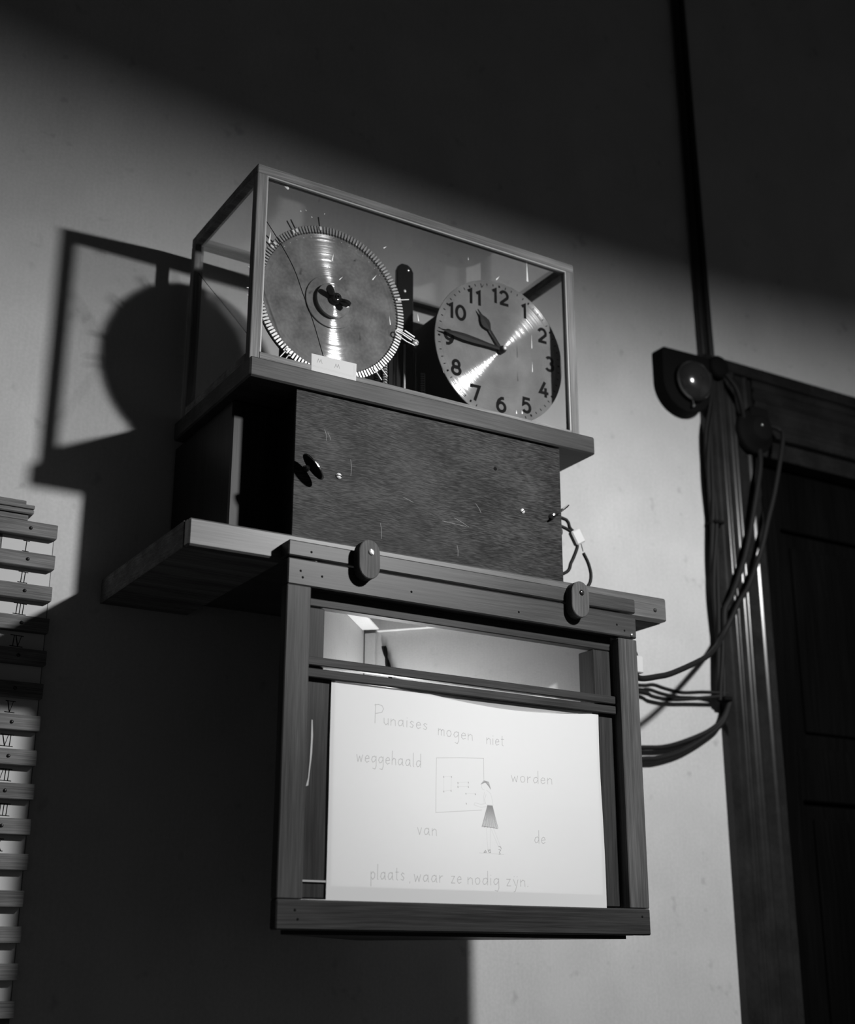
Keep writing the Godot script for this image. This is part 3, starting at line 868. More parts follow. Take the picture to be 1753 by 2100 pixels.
# ---- glass case and its base board
func glass_case() -> void:
	var y := 2.522
	var t := thing("glass_case", "glazed wooden case on an oak base board, holding a wheel and a clock", "case", Vector3(0.3, 2.4853, 0.06))
	part(t, "base_board", B.new().span(Vector3(-0.0562, 2.4853, 0.045), Vector3(0.6670, 2.5218, 0.3984), 0.003), M.oak)
	var x0 := -0.0525
	var x1 := 0.6418
	var z0 := 0.0702
	var z1 := 0.3840
	var h := 2.9002
	var w := 0.0185
	# the case has sunk a little to the right: its rails slope, its posts differ in height
	var tl := h + 0.0025
	var tr := h - 0.0050
	var bl := 2.5395
	var br := 2.5315
	var lean := Basis(Vector3.BACK, atan((tr - tl) / (x1 - x0)))
	for z in [z0, z1 - w]:
		part(t, "post", B.new().span(Vector3(x0, y, z), Vector3(x0 + w, tl - w, z + w), 0.0012), M.case_y)
		part(t, "post", B.new().span(Vector3(x1 - w, y, z), Vector3(x1, tr - w, z + w), 0.0012), M.case_y)
		part(t, "top_rail", B.new().box(Vector3((x0 + x1) / 2, (tl + tr) / 2 - w / 2, z + w / 2), Vector3(x1 - x0, w, w), 0.0015, lean), M.case_x)
		part(t, "bottom_rail", B.new().prism(PackedVector2Array([Vector2(x0 + w, y), Vector2(x1 - w, y), Vector2(x1 - w, br), Vector2(x0 + w, bl)]), w, Transform3D(Basis.IDENTITY, Vector3(0, 0, z)), 0.001), M.case_x)
	for q in [[x0, tl, bl], [x1 - w, tr, br]]:
		part(t, "side_rail", B.new().span(Vector3(q[0], q[1] - w, z0 + w), Vector3(q[0] + w, q[1], z1 - w), 0.001), M.case_x)
		part(t, "bottom_rail", B.new().span(Vector3(q[0], y, z0 + w), Vector3(q[0] + w, q[2], z1 - w), 0.001), M.case_x)
	# light beads that hold the front pane
	var zb := z1 - 0.006
	var c := 0.003
	part(t, "glazing_bead", B.new().box(Vector3((x0 + x1) / 2, (tl + tr) / 2 - w - c / 2, zb + 0.0025), Vector3(x1 - x0 - 2 * w, c, 0.005), 0.0004, lean), M.bead)
	part(t, "glazing_bead", B.new().span(Vector3(x0 + w, bl, zb), Vector3(x0 + w + c, tl - w - c, zb + 0.005), 0.0004), M.bead)
	part(t, "glazing_bead", B.new().span(Vector3(x1 - w - c, br, zb), Vector3(x1 - w, tr - w - c, zb + 0.005), 0.0004), M.bead)
	var zp := z1 - 0.0095
	var pane := part(t, "front_pane", B.new().span(Vector3(x0 + w - 0.003, y + 0.006, zp - 0.002), Vector3(x1 - w + 0.003, h - w + 0.003, zp), 0.0), M.glass)
	var left := part(t, "side_pane", B.new().span(Vector3(x0 + 0.007, y + 0.006, z0 + w - 0.003), Vector3(x0 + 0.009, h - w + 0.003, z1 - w + 0.003), 0.0), M.glass)
	part(t, "side_pane", B.new().span(Vector3(x1 - 0.009, y + 0.006, z0 + w - 0.003), Vector3(x1 - 0.007, h - w + 0.003, z1 - w + 0.003), 0.0), M.glass)
	part(t, "top_pane", B.new().span(Vector3(x0 + w - 0.003, h - 0.010, z0 + w - 0.003), Vector3(x1 - w + 0.003, h - 0.0085, z1 - w + 0.003), 0.0), M.glass)
	# cracks across the front pane and the left pane
	part(pane, "crack", B.new().tube(smooth_path([Vector3(-0.0345, 2.8048, zp), Vector3(-0.003, 2.7656, zp), Vector3(0.0271, 2.7211, zp), Vector3(0.0477, 2.6739, zp), Vector3(0.0683, 2.627, zp), Vector3(0.0838, 2.5837, zp), Vector3(0.0945, 2.552, zp)], 4), 0.0008, 5), M.ink)
	part(left, "crack", B.new().tube(smooth_path([Vector3(-0.0445, 2.822, 0.092), Vector3(-0.0445, 2.746, 0.174), Vector3(-0.0445, 2.663, 0.265), Vector3(-0.0445, 2.585, 0.349)], 4), 0.0006, 5), M.ink)
	# dried spatters of white paint on the front pane: a drop with a tail
	for q in [[0.010, 2.8763, 0.004, 0.007, 1.3], [0.1034, 2.7575, 0.0022, 0.014, -0.15], [0.5335, 2.835, 0.0034, 0.045, 0.02], [0.4598, 2.8173, 0.0022, 0.012, -0.7], [0.2739, 2.8843, 0.0018, 0.016, -0.2], [0.2841, 2.6828, 0.0018, 0.015, 0.15], [0.1867, 2.7414, 0.0018, 0.015, -0.6], [0.119, 2.7225, 0.0015, 0.010, -0.7], [0.5137, 2.5474, 0.0022, 0.006, 0.1], [0.5005, 2.5447, 0.0022, 0.006, 0.1], [0.0375, 2.837, 0.0016, 0.003, 0.0], [0.048, 2.842, 0.0013, 0.003, 0.4], [0.060, 2.832, 0.0015, 0.002, 0.9], [0.085, 2.846, 0.0013, 0.003, -0.4], [-0.021, 2.758, 0.0030, 0.022, -0.1], [0.209, 2.813, 0.0018, 0.008, -0.9], [0.152, 2.802, 0.0014, 0.004, 0.2], [0.2245, 2.66, 0.0015, 0.018, 0.15], [0.395, 2.842, 0.0014, 0.006, 0.1], [0.54, 2.69, 0.0012, 0.03, 0.0], [0.54, 2.64, 0.0012, 0.022, 0.0]]:
		var p := Vector3(q[0], q[1], zp)
		var d := Vector3(sin(-q[4]), cos(q[4]), 0)
		var b := B.new().lathe([Vector2(q[2] * 0.75, 0.0), Vector2(q[2] * 0.6, 0.0004), Vector2(0, 0.0006)], along(p, Vector3.BACK), 10)
		var side := Vector3(d.y, -d.x, 0)
		b.tri(p + side * q[2] * 0.6 + Vector3(0, 0, 0.0003), p + d * q[3] + Vector3(0, 0, 0.0002), p - side * q[2] * 0.6 + Vector3(0, 0, 0.0003))
		part(pane, "paint_drip", b, M.white_paint)
	# paper label stuck over the crack
	var k := 4.0
	var im := Image.create(int(88 * k), int(33 * k), false, Image.FORMAT_RGB8)
	im.fill(Color(0.86, 0.86, 0.86))
	write(im, "M", 11, 18, 24, 5.0, k, 0.5, 3.0)
	write(im, "M", 45, 16, 58, 5.0, k, 0.5, 3.0)
	strokes(im, "2,11 84,8|2,9 82,6|82,6 82,29|84,8 84,29", k, 1.2, 0.66, 0.6)
	var lm := plain(0.6, 0.8)
	lm.albedo_texture = ImageTexture.create_from_image(im)
	var lab := B.new()
	var zl := z1 + 0.0006
	lab.quad(Vector3(0.0635, 2.5265, zl), Vector3(0.151, 2.5268, zl), Vector3(0.1515, 2.5600, zl), Vector3(0.063, 2.5590, zl), null, null, null, null, Vector2(0, 1), Vector2(1, 1), Vector2(1, 0), Vector2(0, 0))
	var poly := PackedVector2Array([Vector2(0.063, 2.559), Vector2(0.0635, 2.5265), Vector2(0.151, 2.5268), Vector2(0.1515, 2.56)])
	lab.prism(poly, 0.0005, Transform3D(Basis.IDENTITY, Vector3(0, 0, z1)))
	single("paper_label", "white paper label lettered M M stuck low on the front of the glass case", "label", Vector3(0.107, 2.5245, z1), lab, lm)

# ---- the signal wheel
func wheel(c: Vector3) -> void:
	var t := thing("signal_wheel", "round brushed metal programme wheel with a toothed rim and black wing nut", "wheel", Vector3(c.x, c.y - 0.15, c.z))
	var x := along(c, Vector3.BACK)
	part(t, "disc", B.new().lathe([Vector2(0.0, -0.004), Vector2(0.1415, -0.004), Vector2(0.1425, -0.003), Vector2(0.1425, -0.0005), Vector2(0.142, 0.0)] + turning(0.1415, 0.05, 0.0), x, 96, false), M.turned_metal)
	part(t, "boss", B.new().lathe([Vector2(0.0525, 0.0), Vector2(0.0525, 0.0024), Vector2(0.052, 0.003)] + turning(0.0515, 0.032, 0.003), x, 64, false), M.turned_metal)
	part(t, "hub", B.new().lathe([Vector2(0.0345, 0.002), Vector2(0.0345, 0.0115), Vector2(0.034, 0.012)] + turning(0.0335, 0.0, 0.012), x, 64, false), M.turned_metal)
	part(t, "backing_ring", B.new().lathe([Vector2(0.150, -0.007), Vector2(0.150, -0.0045), Vector2(0.13, -0.0045)], x, 96).lathe([Vector2(0.13, -0.007), Vector2(0.150, -0.007)], x, 96), M.black)
	part(t, "axle", B.new().lathe([Vector2(0.008, -0.09), Vector2(0.008, -0.004)], x, 16), M.steel)
	# wing nut
	var cn := c + Vector3(0.001, 0.001, 0.012)
	var nut := part(t, "wing_nut", B.new().lathe([Vector2(0.0125, 0.0), Vector2(0.0110, 0.007), Vector2(0.0085, 0.012), Vector2(0.0045, 0.0125)], along(cn, Vector3.BACK), 20), M.black_gloss)
	part(nut, "bolt", B.new().lathe([Vector2(0.0045, 0.008), Vector2(0.0045, 0.0145), Vector2(0.0036, 0.0155), Vector2(0.0024, 0.0150), Vector2(0.0022, 0.011), Vector2(0, 0.011)], along(cn, Vector3.BACK), 16), M.dark_steel)
	var d := Vector3(0.84, -0.54, 0)
	for s in [-1.0, 1.0]:
		var poly := PackedVector2Array()
		for q in [[0.004, 0.000], [0.012, 0.002], [0.019, 0.005], [0.0255, 0.011], [0.0275, 0.0175], [0.0255, 0.022], [0.0205, 0.0235], [0.0155, 0.021], [0.010, 0.015], [0.004, 0.011]]:
			poly.append(Vector2(q[0], q[1]))
		var dx: Vector3 = d * s
		part(nut, "wing", B.new().prism(poly, 0.0076, Transform3D(Basis(dx, Vector3.BACK, dx.cross(Vector3.BACK)), cn - dx.cross(Vector3.BACK) * 0.0038), 0.0020), M.black_gloss)
	# 144 contact clips round the rim, each a folded strip with a bead at its foot
	var clip := B.new()
	clip.box(Vector3(0, 0.1458, 0.0005), Vector3(0.0047, 0.0138, 0.0032), 0.0012)
	clip.lathe([Vector2(0.0013, 0.0), Vector2(0.0009, 0.0011), Vector2(0, 0.0014)], along(Vector3(0, 0.1385, 0.0002), Vector3.BACK), 6)
	clip.box(Vector3(0, 0.1395, 0.0), Vector3(0.0016, 0.003, 0.0012), 0.0003)
	var cm := clip.mesh()
	for i in 144:
		var o := MeshInstance3D.new()
		o.name = "contact_clip"
		o.mesh = cm
		o.material_override = M.clip
		t.add_child(o, true)
		o.transform = Transform3D(Basis(Vector3.BACK, TAU * i / 144.0), c - t.position + Vector3(0, 0, 0.0015))
	# clips that are set: a square head and a long pin
	for a in [124.6, 121.5, 101.2, 144.3, 148.0, 16.4, -51.3, -46.0, -126.4, -123.0, 171.7, -174.3, -169.4]:
		var r := Basis(Vector3.BACK, deg_to_rad(a))
		var e := r * Vector3.RIGHT
		var o := part(t, "long_pin", B.new().tube([c + e * 0.146 + Vector3(0, 0, 0.003), c + e * 0.170 + Vector3(0, 0, 0.0035)], 0.0013, 7), M.dark_steel if a > 90.0 and a < 160.0 else M.bright)
		part(o, "pin_head", B.new().box(c + e * 0.1465 + Vector3(0, 0, 0.0045), Vector3(0.0075, 0.005, 0.0035), 0.0006, r), M.bright)
	# rivets inside the rim
	for a in range(40, 140, 7):
		var e := Vector3(cos(deg_to_rad(a)), sin(deg_to_rad(a)), 0)
		part(t, "rivet", B.new().lathe([Vector2(0.0011, 0), Vector2(0.0008, 0.0007), Vector2(0, 0.0009)], along(c + e * 0.1315, Vector3.BACK), 8), M.bright)
	# striker at the right of the rim: wire loop, two blades and a slotted screw
	var s := thing("wire_striker", "bright bent wire striker with a slotted screw beside the toothed wheel rim", "striker", c + Vector3(0.14, -0.05, 0.004))
	var e := Vector3(0.93, -0.37, 0).normalized()
	var f := Vector3(0.37, 0.93, 0).normalized()
	var o := c + Vector3(0.1365, -0.0305, 0.010)
	var loop := []
	for i in 11:
		var g := PI * 0.5 + PI * i / 10.0
		loop.append(o + e * 0.0055 * cos(g) + f * 0.0055 * sin(g))
	part(s, "wire_loop", B.new().tube([o + e * 0.040 + f * 0.0075] + loop + [o + e * 0.022 - f * 0.0062, o + e * 0.040 - f * 0.0035, o + e * 0.044 + f * 0.001], 0.0013, 8), M.bright)
	part(s, "blade", B.new().box(o + e * 0.022 + f * 0.0125, Vector3(0.024, 0.0028, 0.0018), 0.0004, Basis(e, f, Vector3.BACK)), M.bright)
	part(s, "blade", B.new().box(o + e * 0.020 + f * 0.0025, Vector3(0.022, 0.0024, 0.0018), 0.0004, Basis(e, f, Vector3.BACK)), M.bright)
	part(s, "bracket", B.new().box(o + e * 0.040 - Vector3(0, 0, 0.012), Vector3(0.012, 0.012, 0.018), 0.001, Basis(e, f, Vector3.BACK)), M.black)
	var at := o + e * 0.0395 + f * 0.003 - Vector3(0, 0, 0.001)
	part(s, "screw", B.new().lathe([Vector2(0.0062, 0.0), Vector2(0.0062, 0.003), Vector2(0.0055, 0.0042), Vector2(0, 0.0048)], along(at, Vector3.BACK), 20), M.bright)
	part(s, "slot", B.new().box(at + Vector3(0, 0, 0.0046), Vector3(0.0115, 0.0013, 0.0006), 0.0, Basis(e, f, Vector3.BACK)), M.ink)

# ---- the clock
# fine ridges that a lathe tool leaves, from radius r0 in to r1
func turning(r0: float, r1: float, h: float) -> Array:
	var out := []
	var r := r0
	var z := h
	while r > r1 + 0.0016:
		out.append(Vector2(r, z))
		var w := rng.randf_range(0.0004, 0.0008)
		var slope := rng.randf_range(-0.1, 0.1) + rng.randf_range(-0.1, 0.1)
		z = clampf(z + slope * w, h - 0.00025, h + 0.00005)
		r -= w
	out.append(Vector2(r1, h))
	return out

func digit(ch: String) -> Array:
	match ch:
		"0": return [arc2(Vector2(0, 0), 0.29, 0.43, 90, 450, 32)]
		"1": return [[Vector2(-0.16, 0.27), Vector2(0.06, 0.42), Vector2(0.06, -0.5)]]
		"2": return [arc2(Vector2(0, 0.16), 0.26, 0.27, 165, -25, 18) + [Vector2(-0.26, -0.42)], [Vector2(-0.31, -0.43), Vector2(0.31, -0.43)]]
		"3": return [arc2(Vector2(0, 0.2), 0.22, 0.23, 150, -80, 18), arc2(Vector2(-0.01, -0.19), 0.27, 0.25, 80, -150, 18)]
		"4": return [[Vector2(0.1, 0.5), Vector2(-0.27, -0.22), Vector2(0.34, -0.22)], [Vector2(0.13, 0.12), Vector2(0.13, -0.5)]]
		"5": return [[Vector2(0.27, 0.43), Vector2(-0.17, 0.43), Vector2(-0.23, 0.02)] + arc2(Vector2(-0.0, -0.15), 0.27, 0.29, 125, -145, 20)]
		"6": return [[Vector2(0.2, 0.42), Vector2(0.02, 0.4), Vector2(-0.16, 0.25), Vector2(-0.26, 0.02), Vector2(-0.27, -0.16)], arc2(Vector2(0, -0.16), 0.27, 0.28, 0, 360, 28)]
		"7": return [[Vector2(-0.28, 0.3), Vector2(-0.28, 0.43), Vector2(0.27, 0.43), Vector2(-0.06, -0.5)]]
		"8": return [arc2(Vector2(0, 0.21), 0.21, 0.22, 0, 360, 26), arc2(Vector2(0, -0.2), 0.27, 0.24, 0, 360, 28)]
		"9": return [[Vector2(-0.2, -0.42), Vector2(-0.02, -0.4), Vector2(0.16, -0.25), Vector2(0.26, -0.02), Vector2(0.27, 0.16)], arc2(Vector2(0, 0.16), 0.27, 0.28, 0, 360, 28)]
	return []

func clock(c: Vector3) -> void:
	var t := thing("clock", "round brushed metal clock with bold black numerals showing about a quarter to eleven", "clock", Vector3(c.x, 2.5218, 0.26))
	var x := along(c, Vector3.BACK)
	part(t, "dial", B.new().lathe([Vector2(0.0, -0.003), Vector2(0.1478, -0.003), Vector2(0.1488, -0.002), Vector2(0.1488, -0.0006), Vector2(0.1478, 0.0)] + turning(0.1470, 0.0, 0.0), x, 112, false), M.dial_metal)
	part(t, "housing", B.new().lathe([Vector2(0.0, -0.198), Vector2(0.126, -0.198), Vector2(0.13, -0.194), Vector2(0.13, -0.0035)], x, 64), M.black)
	part(t, "stand", B.new().span(Vector3(c.x - 0.06, 2.5218, 0.16), Vector3(c.x + 0.06, c.y - 0.10, 0.315), 0.002), M.black)
	for i in 12:
		var a := deg_to_rad(90.0 - 30.0 * (i + 1))
		var s := str(i + 1)
		var at := c + Vector3(cos(a), sin(a), 0) * (0.1130 if i == 5 else 0.1175)
		var b := B.new()
		var lift := 0.0
		for k in s.length():
			var dx := (k - (s.length() - 1) * 0.5) * (0.0195 if s == "11" else 0.022)
			for st in digit(s[k]):
				var pts := []
				for p in st:
					pts.append(Vector2(p.x * 0.0325 + dx, p.y * 0.0325))
				b.stroke(pts, 0.0061, 0.0004, Transform3D(Basis.IDENTITY, at + Vector3(0, 0, lift)))
				lift += 0.00006
		part(t, "numeral", b, M.ink)
	var marks := B.new()
	for i in 60:
		var a := TAU * i / 60.0
		var e := Vector3(cos(a), sin(a), 0)
		marks.box(c + e * 0.1395 + Vector3(0, 0, 0.0002), Vector3(0.0046, 0.0034 if i % 5 == 0 else 0.0015, 0.0005), 0.0, Basis(Vector3.BACK, a))
	var tr := part(t, "minute_track", marks, M.ink)
	tr.set_meta("kind", "stuff")
	part(t, "inscribed_ring", B.new().lathe([Vector2(0.0785, 0.0), Vector2(0.0784, 0.00015), Vector2(0.0779, 0.00015), Vector2(0.0778, 0.0)], x, 96).lathe([Vector2(0.0755, 0.0), Vector2(0.0754, 0.00015), Vector2(0.0749, 0.00015), Vector2(0.0748, 0.0)], x, 96), M.dial_metal)
	# hands: a leaf on a stem, with a ridge along the middle
	hand(t, "hour_hand", c + Vector3(0, 0, 0.0055), deg_to_rad(90.0 + 36.6), 0.092, [[0.0, 0.0032], [0.045, 0.0026], [0.05, 0.0058], [0.056, 0.0098], [0.063, 0.0108], [0.070, 0.0082], [0.078, 0.0032], [0.092, 0.0004]])
	hand(t, "minute_hand", c + Vector3(0, 0, 0.0085), deg_to_rad(90.0 + 86.5), 0.142, [[0.0, 0.0034], [0.03, 0.0040], [0.06, 0.0062], [0.085, 0.0072], [0.105, 0.0060], [0.125, 0.0030], [0.142, 0.0004]])
	part(t, "hand_cap", B.new().lathe([Vector2(0.0075, 0.0), Vector2(0.0075, 0.010), Vector2(0.0062, 0.0112), Vector2(0.0058, 0.0135), Vector2(0.0045, 0.015), Vector2(0.0, 0.0155)], x, 24), M.dark_steel)
	part(t, "cap_screw", B.new().lathe([Vector2(0.0042, 0.0145), Vector2(0.0042, 0.0165), Vector2(0.003, 0.0178), Vector2(0.0, 0.0182)], x, 16), M.bright)

func hand(t: Node3D, called: String, at: Vector3, a: float, _length: float, outline: Array) -> void:
	var b := B.new()
	var e := Vector3(cos(a), sin(a), 0)
	var s := Vector3(-sin(a), cos(a), 0)
	var z := Vector3.BACK
	for i in outline.size() - 1:
		var p: Array = outline[i]
		var q: Array = outline[i + 1]
		var pm: Vector3 = at + e * p[0] + z * 0.0012
		var qm: Vector3 = at + e * q[0] + z * 0.0012
		var pl: Vector3 = at + e * p[0] + s * p[1]
		var ql: Vector3 = at + e * q[0] + s * q[1]
		var pr: Vector3 = at + e * p[0] - s * p[1]
		var qr: Vector3 = at + e * q[0] - s * q[1]
		b.quad(pm, qm, ql, pl)
		b.quad(pr, qr, qm, pm)
		b.quad(pl, ql, ql - z * 0.0006, pl - z * 0.0006)
		b.quad(pr - z * 0.0006, qr - z * 0.0006, qr, pr)
		b.quad(pl - z * 0.0006, ql - z * 0.0006, qr - z * 0.0006, pr - z * 0.0006)
	part(t, called, b, M.hand)

# ---- black mechanism between the wheel and the clock
func movement() -> void:
	var y := 2.5218
	var t := thing("wheel_movement", "glossy black movement stand with an upright plate and rods behind the toothed wheel", "movement", Vector3(0.3, y, 0.22))
	var poly := PackedVector2Array([Vector2(0.3085, y), Vector2(0.346, y), Vector2(0.346, 2.858), Vector2(0.341, 2.867), Vector2(0.333, 2.872), Vector2(0.320, 2.872), Vector2(0.3125, 2.866), Vector2(0.3085, 2.856)])
	part(t, "upright_plate", B.new().prism(poly, 0.008, Transform3D(Basis.IDENTITY, Vector3(0, 0, 0.242)), 0.0015), M.black_gloss)
	screw(t, Vector3(0.3334, 2.860, 0.25), 0.0042, M.steel, 0.3)
	screw(t, Vector3(0.326, 2.8117, 0.25), 0.0032, M.bright, 0.9)
	part(t, "gear_housing", B.new().span(Vector3(0.104, y, 0.15), Vector3(0.284, 2.70, 0.235), 0.004), M.black)
	part(t, "lower_block", B.new().span(Vector3(0.286, y, 0.18), Vector3(0.352, 2.702, 0.241), 0.003), M.black_gloss)
	for q in [[0.3005, 0.0022, 2.66], [0.3225, 0.0022, 2.692], [0.3475, 0.0022, 2.68]]:
		part(t, "rod", B.new().lathe([Vector2(q[1], 0.0), Vector2(q[1], q[2] - y), Vector2(0, q[2] - y + 0.002)], Transform3D(Basis.IDENTITY, Vector3(q[0], y, 0.257)), 16), M.bright if q[0] > 0.31 and q[0] < 0.33 else M.chrome)
	for q in [[0.2800, 2.655, "between the toothed wheel's lower edge and the black stand"], [0.3645, 2.642, "between the black stand and the clock dial"]]:
		var pts := []
		var turns := 24
		for i in turns * 10 + 1:
			var f := TAU * i / 10.0
			pts.append(Vector3(q[0] + 0.004 * cos(f), lerpf(y + 0.002, q[1], float(i) / (turns * 10)), 0.256 + 0.004 * sin(f)))
		single("coil_spring", "small bright coil spring standing " + q[2], "spring", Vector3(q[0], y, 0.256), B.new().tube(pts, 0.0011, 6), M.bright)

# ---- slatted card rack on the wall at the left
func rack() -> void:
	var t := thing("card_rack", "wooden slatted rack for lettered cards on the wall at the left edge", "rack", Vector3(-0.45, 1.05, 0))
	var right := -0.252
	var left := -0.64
	var pitch := 0.0567
	part(t, "backing_board", B.new().span(Vector3(left, 1.06, 0.0), Vector3(right - 0.001, 2.288, 0.014), 0.001), M.rack[0])
	var n := 22
	for i in n:
		var top := 2.2901 - pitch * i
		var tilt := Basis(Vector3.BACK, rng.randf_range(-0.004, 0.004))
		var dx := rng.randf_range(-0.001, 0.001)
		var o := part(t, "slat", B.new().box(Vector3((left + right) / 2 + dx, top - 0.013, 0.0225), Vector3(right - left, 0.026, 0.0165), 0.001, tilt), M.rack[i % 3])
		for x in [-0.300, -0.58]:
			part(o, "screw", B.new().lathe([Vector2(0.0033, 0.0), Vector2(0.0028, 0.0014), Vector2(0.0016, 0.0022), Vector2(0, 0.0025)], along(Vector3(x, top - 0.0125, 0.0308), Vector3.BACK), 12), M.dark_steel)
	# stepped cap moulding
	part(t, "cap_block", B.new().span(Vector3(left, 2.2905, 0.0), Vector3(right - 0.054, 2.3010, 0.030), 0.001), M.rack[1])
	part(t, "cap_moulding", B.new().span(Vector3(left, 2.3010, 0.0), Vector3(right - 0.046, 2.3100, 0.036), 0.003).span(Vector3(left, 2.3102, 0.0), Vector3(right - 0.046, 2.3170, 0.038), 0.001), M.rack[2])
	part(t, "cap_top", B.new().span(Vector3(left, 2.3175, 0.0), Vector3(right - 0.060, 2.3255, 0.032), 0.001), M.rack[0])
	# one card in each gap
	var names := ["I", "II", "III", "IV", "", "V", "VI", "VII", "VIII", "IX", "X", "", "", ""]
	var where := ["below the rack's topmost slat", "below the rack's second slat from the top", "below the rack's third slat from the top", "below the fourth rack slat, in the cabinet's shadow", "", "in the first lit rack gap under the shadow", "below the card V", "below the card VI", "below the card VII", "below the card VIII", "below the card IX"]
	for i in names.size():
		var cy := 2.2901 - pitch * i - 0.026 - 0.0155
		var c := Vector3(-0.300, cy, 0.0142)
		var lab: String
		if names[i]:
			lab = "white card lettered %s, %s" % [names[i], where[i]]
		elif i == 4:
			lab = "blank white card in the wall rack, in shadow just above the card V"
		else:
			lab = "blank white card low in the rack, %s gap under card X" % ["first", "second", "third"][i - 11]
		var card := thing("rack_card", lab, "card", Vector3(c.x, cy - 0.02, 0.0142), "cards in the wall rack")
		part(card, "sheet", B.new().span(Vector3(-0.3435, cy - 0.018, 0.0142), Vector3(right - 0.003, cy + 0.018, 0.0148), 0.0), M.card)
		if names[i]:
			roman(card, names[i], c + Vector3(-0.0015, 0.0, 0.0006))

func roman(p: Node3D, s: String, at: Vector3) -> void:
	var b := B.new()
	var h := 0.0095
	var w := 0.0
	for ch in s:
		w += 0.0055 if ch == "I" else 0.011
	var x := -w * 0.5
	var pen := 0.0015
	var t := Transform3D(Basis(Vector3.BACK, -0.02), at)
	for ch in s:
		var m := x + (0.00275 if ch == "I" else 0.0055)
		if ch == "I":
			b.stroke([Vector2(m + 0.0006, h), Vector2(m - 0.0002, -h)], pen, 0.0002, t)
		elif ch == "V":
			b.stroke([Vector2(m - 0.0048, h), Vector2(m, -h)], pen * 1.2, 0.0002, t)
			b.stroke([Vector2(m + 0.0048, h), Vector2(m, -h)], pen * 0.7, 0.0002, t)
		else:
			b.stroke([Vector2(m - 0.0048, h), Vector2(m + 0.0048, -h)], pen * 1.3, 0.0002, t)
			b.stroke([Vector2(m + 0.0048, h), Vector2(m - 0.0048, -h)], pen * 0.7, 0.0002, t)
		x += 0.0055 if ch == "I" else 0.011
	for k in [-1.0, 1.0]:
		b.stroke([Vector2(-w * 0.5 - 0.003, h * k), Vector2(w * 0.5 + 0.003, h * k - 0.0004)], pen * 0.9, 0.0002, t)
	part(p, "numeral", b, M.ink)

# ---- bell, conduits and junction box at the corner of the door casing
func bell_corner() -> void:
	var z := 0.0
	var bell := thing("bell", "dark round alarm bell dome on a board beside the door casing", "bell", Vector3(1.248, 2.83, 0))
	var poly := PackedVector2Array([Vector2(1.324, 2.992), Vector2(1.178, 2.988), Vector2(1.172, 2.982)] + arc2(Vector2(1.248, 2.905), 0.076, 0.076, 180, 360, 24))
	part(bell, "board", B.new().prism(poly, 0.040, Transform3D(Basis.IDENTITY, Vector3(0, 0, z)), 0.002), M.black)
	var dc := Vector3(1.256, 2.908, 0.046)
	part(bell, "dome", B.new().lathe([Vector2(0.052, 0.0), Vector2(0.053, 0.004), Vector2(0.052, 0.010), Vector2(0.047, 0.020), Vector2(0.038, 0.029), Vector2(0.026, 0.035), Vector2(0.012, 0.038), Vector2(0.0, 0.0385)], along(dc, Vector3.BACK), 40), M.dome)
	part(bell, "dome_post", B.new().lathe([Vector2(0.01, -0.007), Vector2(0.01, 0.002)], along(dc, Vector3.BACK), 16), M.steel)
	part(bell, "dome_screw", B.new().lathe([Vector2(0.005, 0.0), Vector2(0.0045, 0.003), Vector2(0, 0.004)], along(dc + Vector3(0, 0, 0.038), Vector3.BACK), 14), M.dark_steel)
	part(bell, "striker", B.new().tube([Vector3(1.252, 2.862, 0.048), Vector3(1.251, 2.842, 0.052)], 0.002, 8).lathe([Vector2(0, -0.004), Vector2(0.0035, -0.002), Vector2(0.0035, 0.002), Vector2(0, 0.004)], Transform3D(Basis.IDENTITY, Vector3(1.251, 2.842, 0.053)), 12), M.steel)
	for q in [[1.3300, 1.309, "nearer the bell board"], [1.3570, 1.333, "nearer the door head"]]:
		single("conduit", "thin dark conduit pipe running up the wall, the one " + q[2], "pipe", Vector3(q[0], 2.99, 0.012), B.new().tube([Vector3(q[0], 2.985, 0.0125), Vector3(q[0] - 0.002, 3.07, 0.0125), Vector3(q[1], 4.6, 0.0125)], 0.0095, 14), M.conduit)
	# entry elbow where the pipes end
	single("conduit_elbow", "rounded dark junction elbow under the two pipes at the casing corner", "junction", Vector3(1.352, 2.96, 0.036), B.new().lathe([Vector2(0.030, 0.0), Vector2(0.030, 0.010), Vector2(0.026, 0.015), Vector2(0.016, 0.018), Vector2(0, 0.019)], along(Vector3(1.352, 2.972, 0.0345), Vector3.BACK), 28), M.black)
	var s := thing("junction_box", "round black junction box on the door casing with cables hanging below", "junction", Vector3(1.465, 2.77, 0.03))
	var sc := Vector3(1.462, 2.822, 0.026)
	part(s, "base", B.new().lathe([Vector2(0.058, 0.0), Vector2(0.058, 0.014), Vector2(0.054, 0.018), Vector2(0.040, 0.024), Vector2(0.034, 0.040), Vector2(0.026, 0.045), Vector2(0, 0.046)], along(sc, Vector3.BACK), 36), M.black)
	part(s, "terminal_cover", B.new().box(sc + Vector3(0.012, 0.047, 0.014), Vector3(0.062, 0.036, 0.028), 0.006), M.black)
	screw(s, sc + Vector3(-0.006, 0.006, 0.046), 0.0042, M.steel, 0.4)

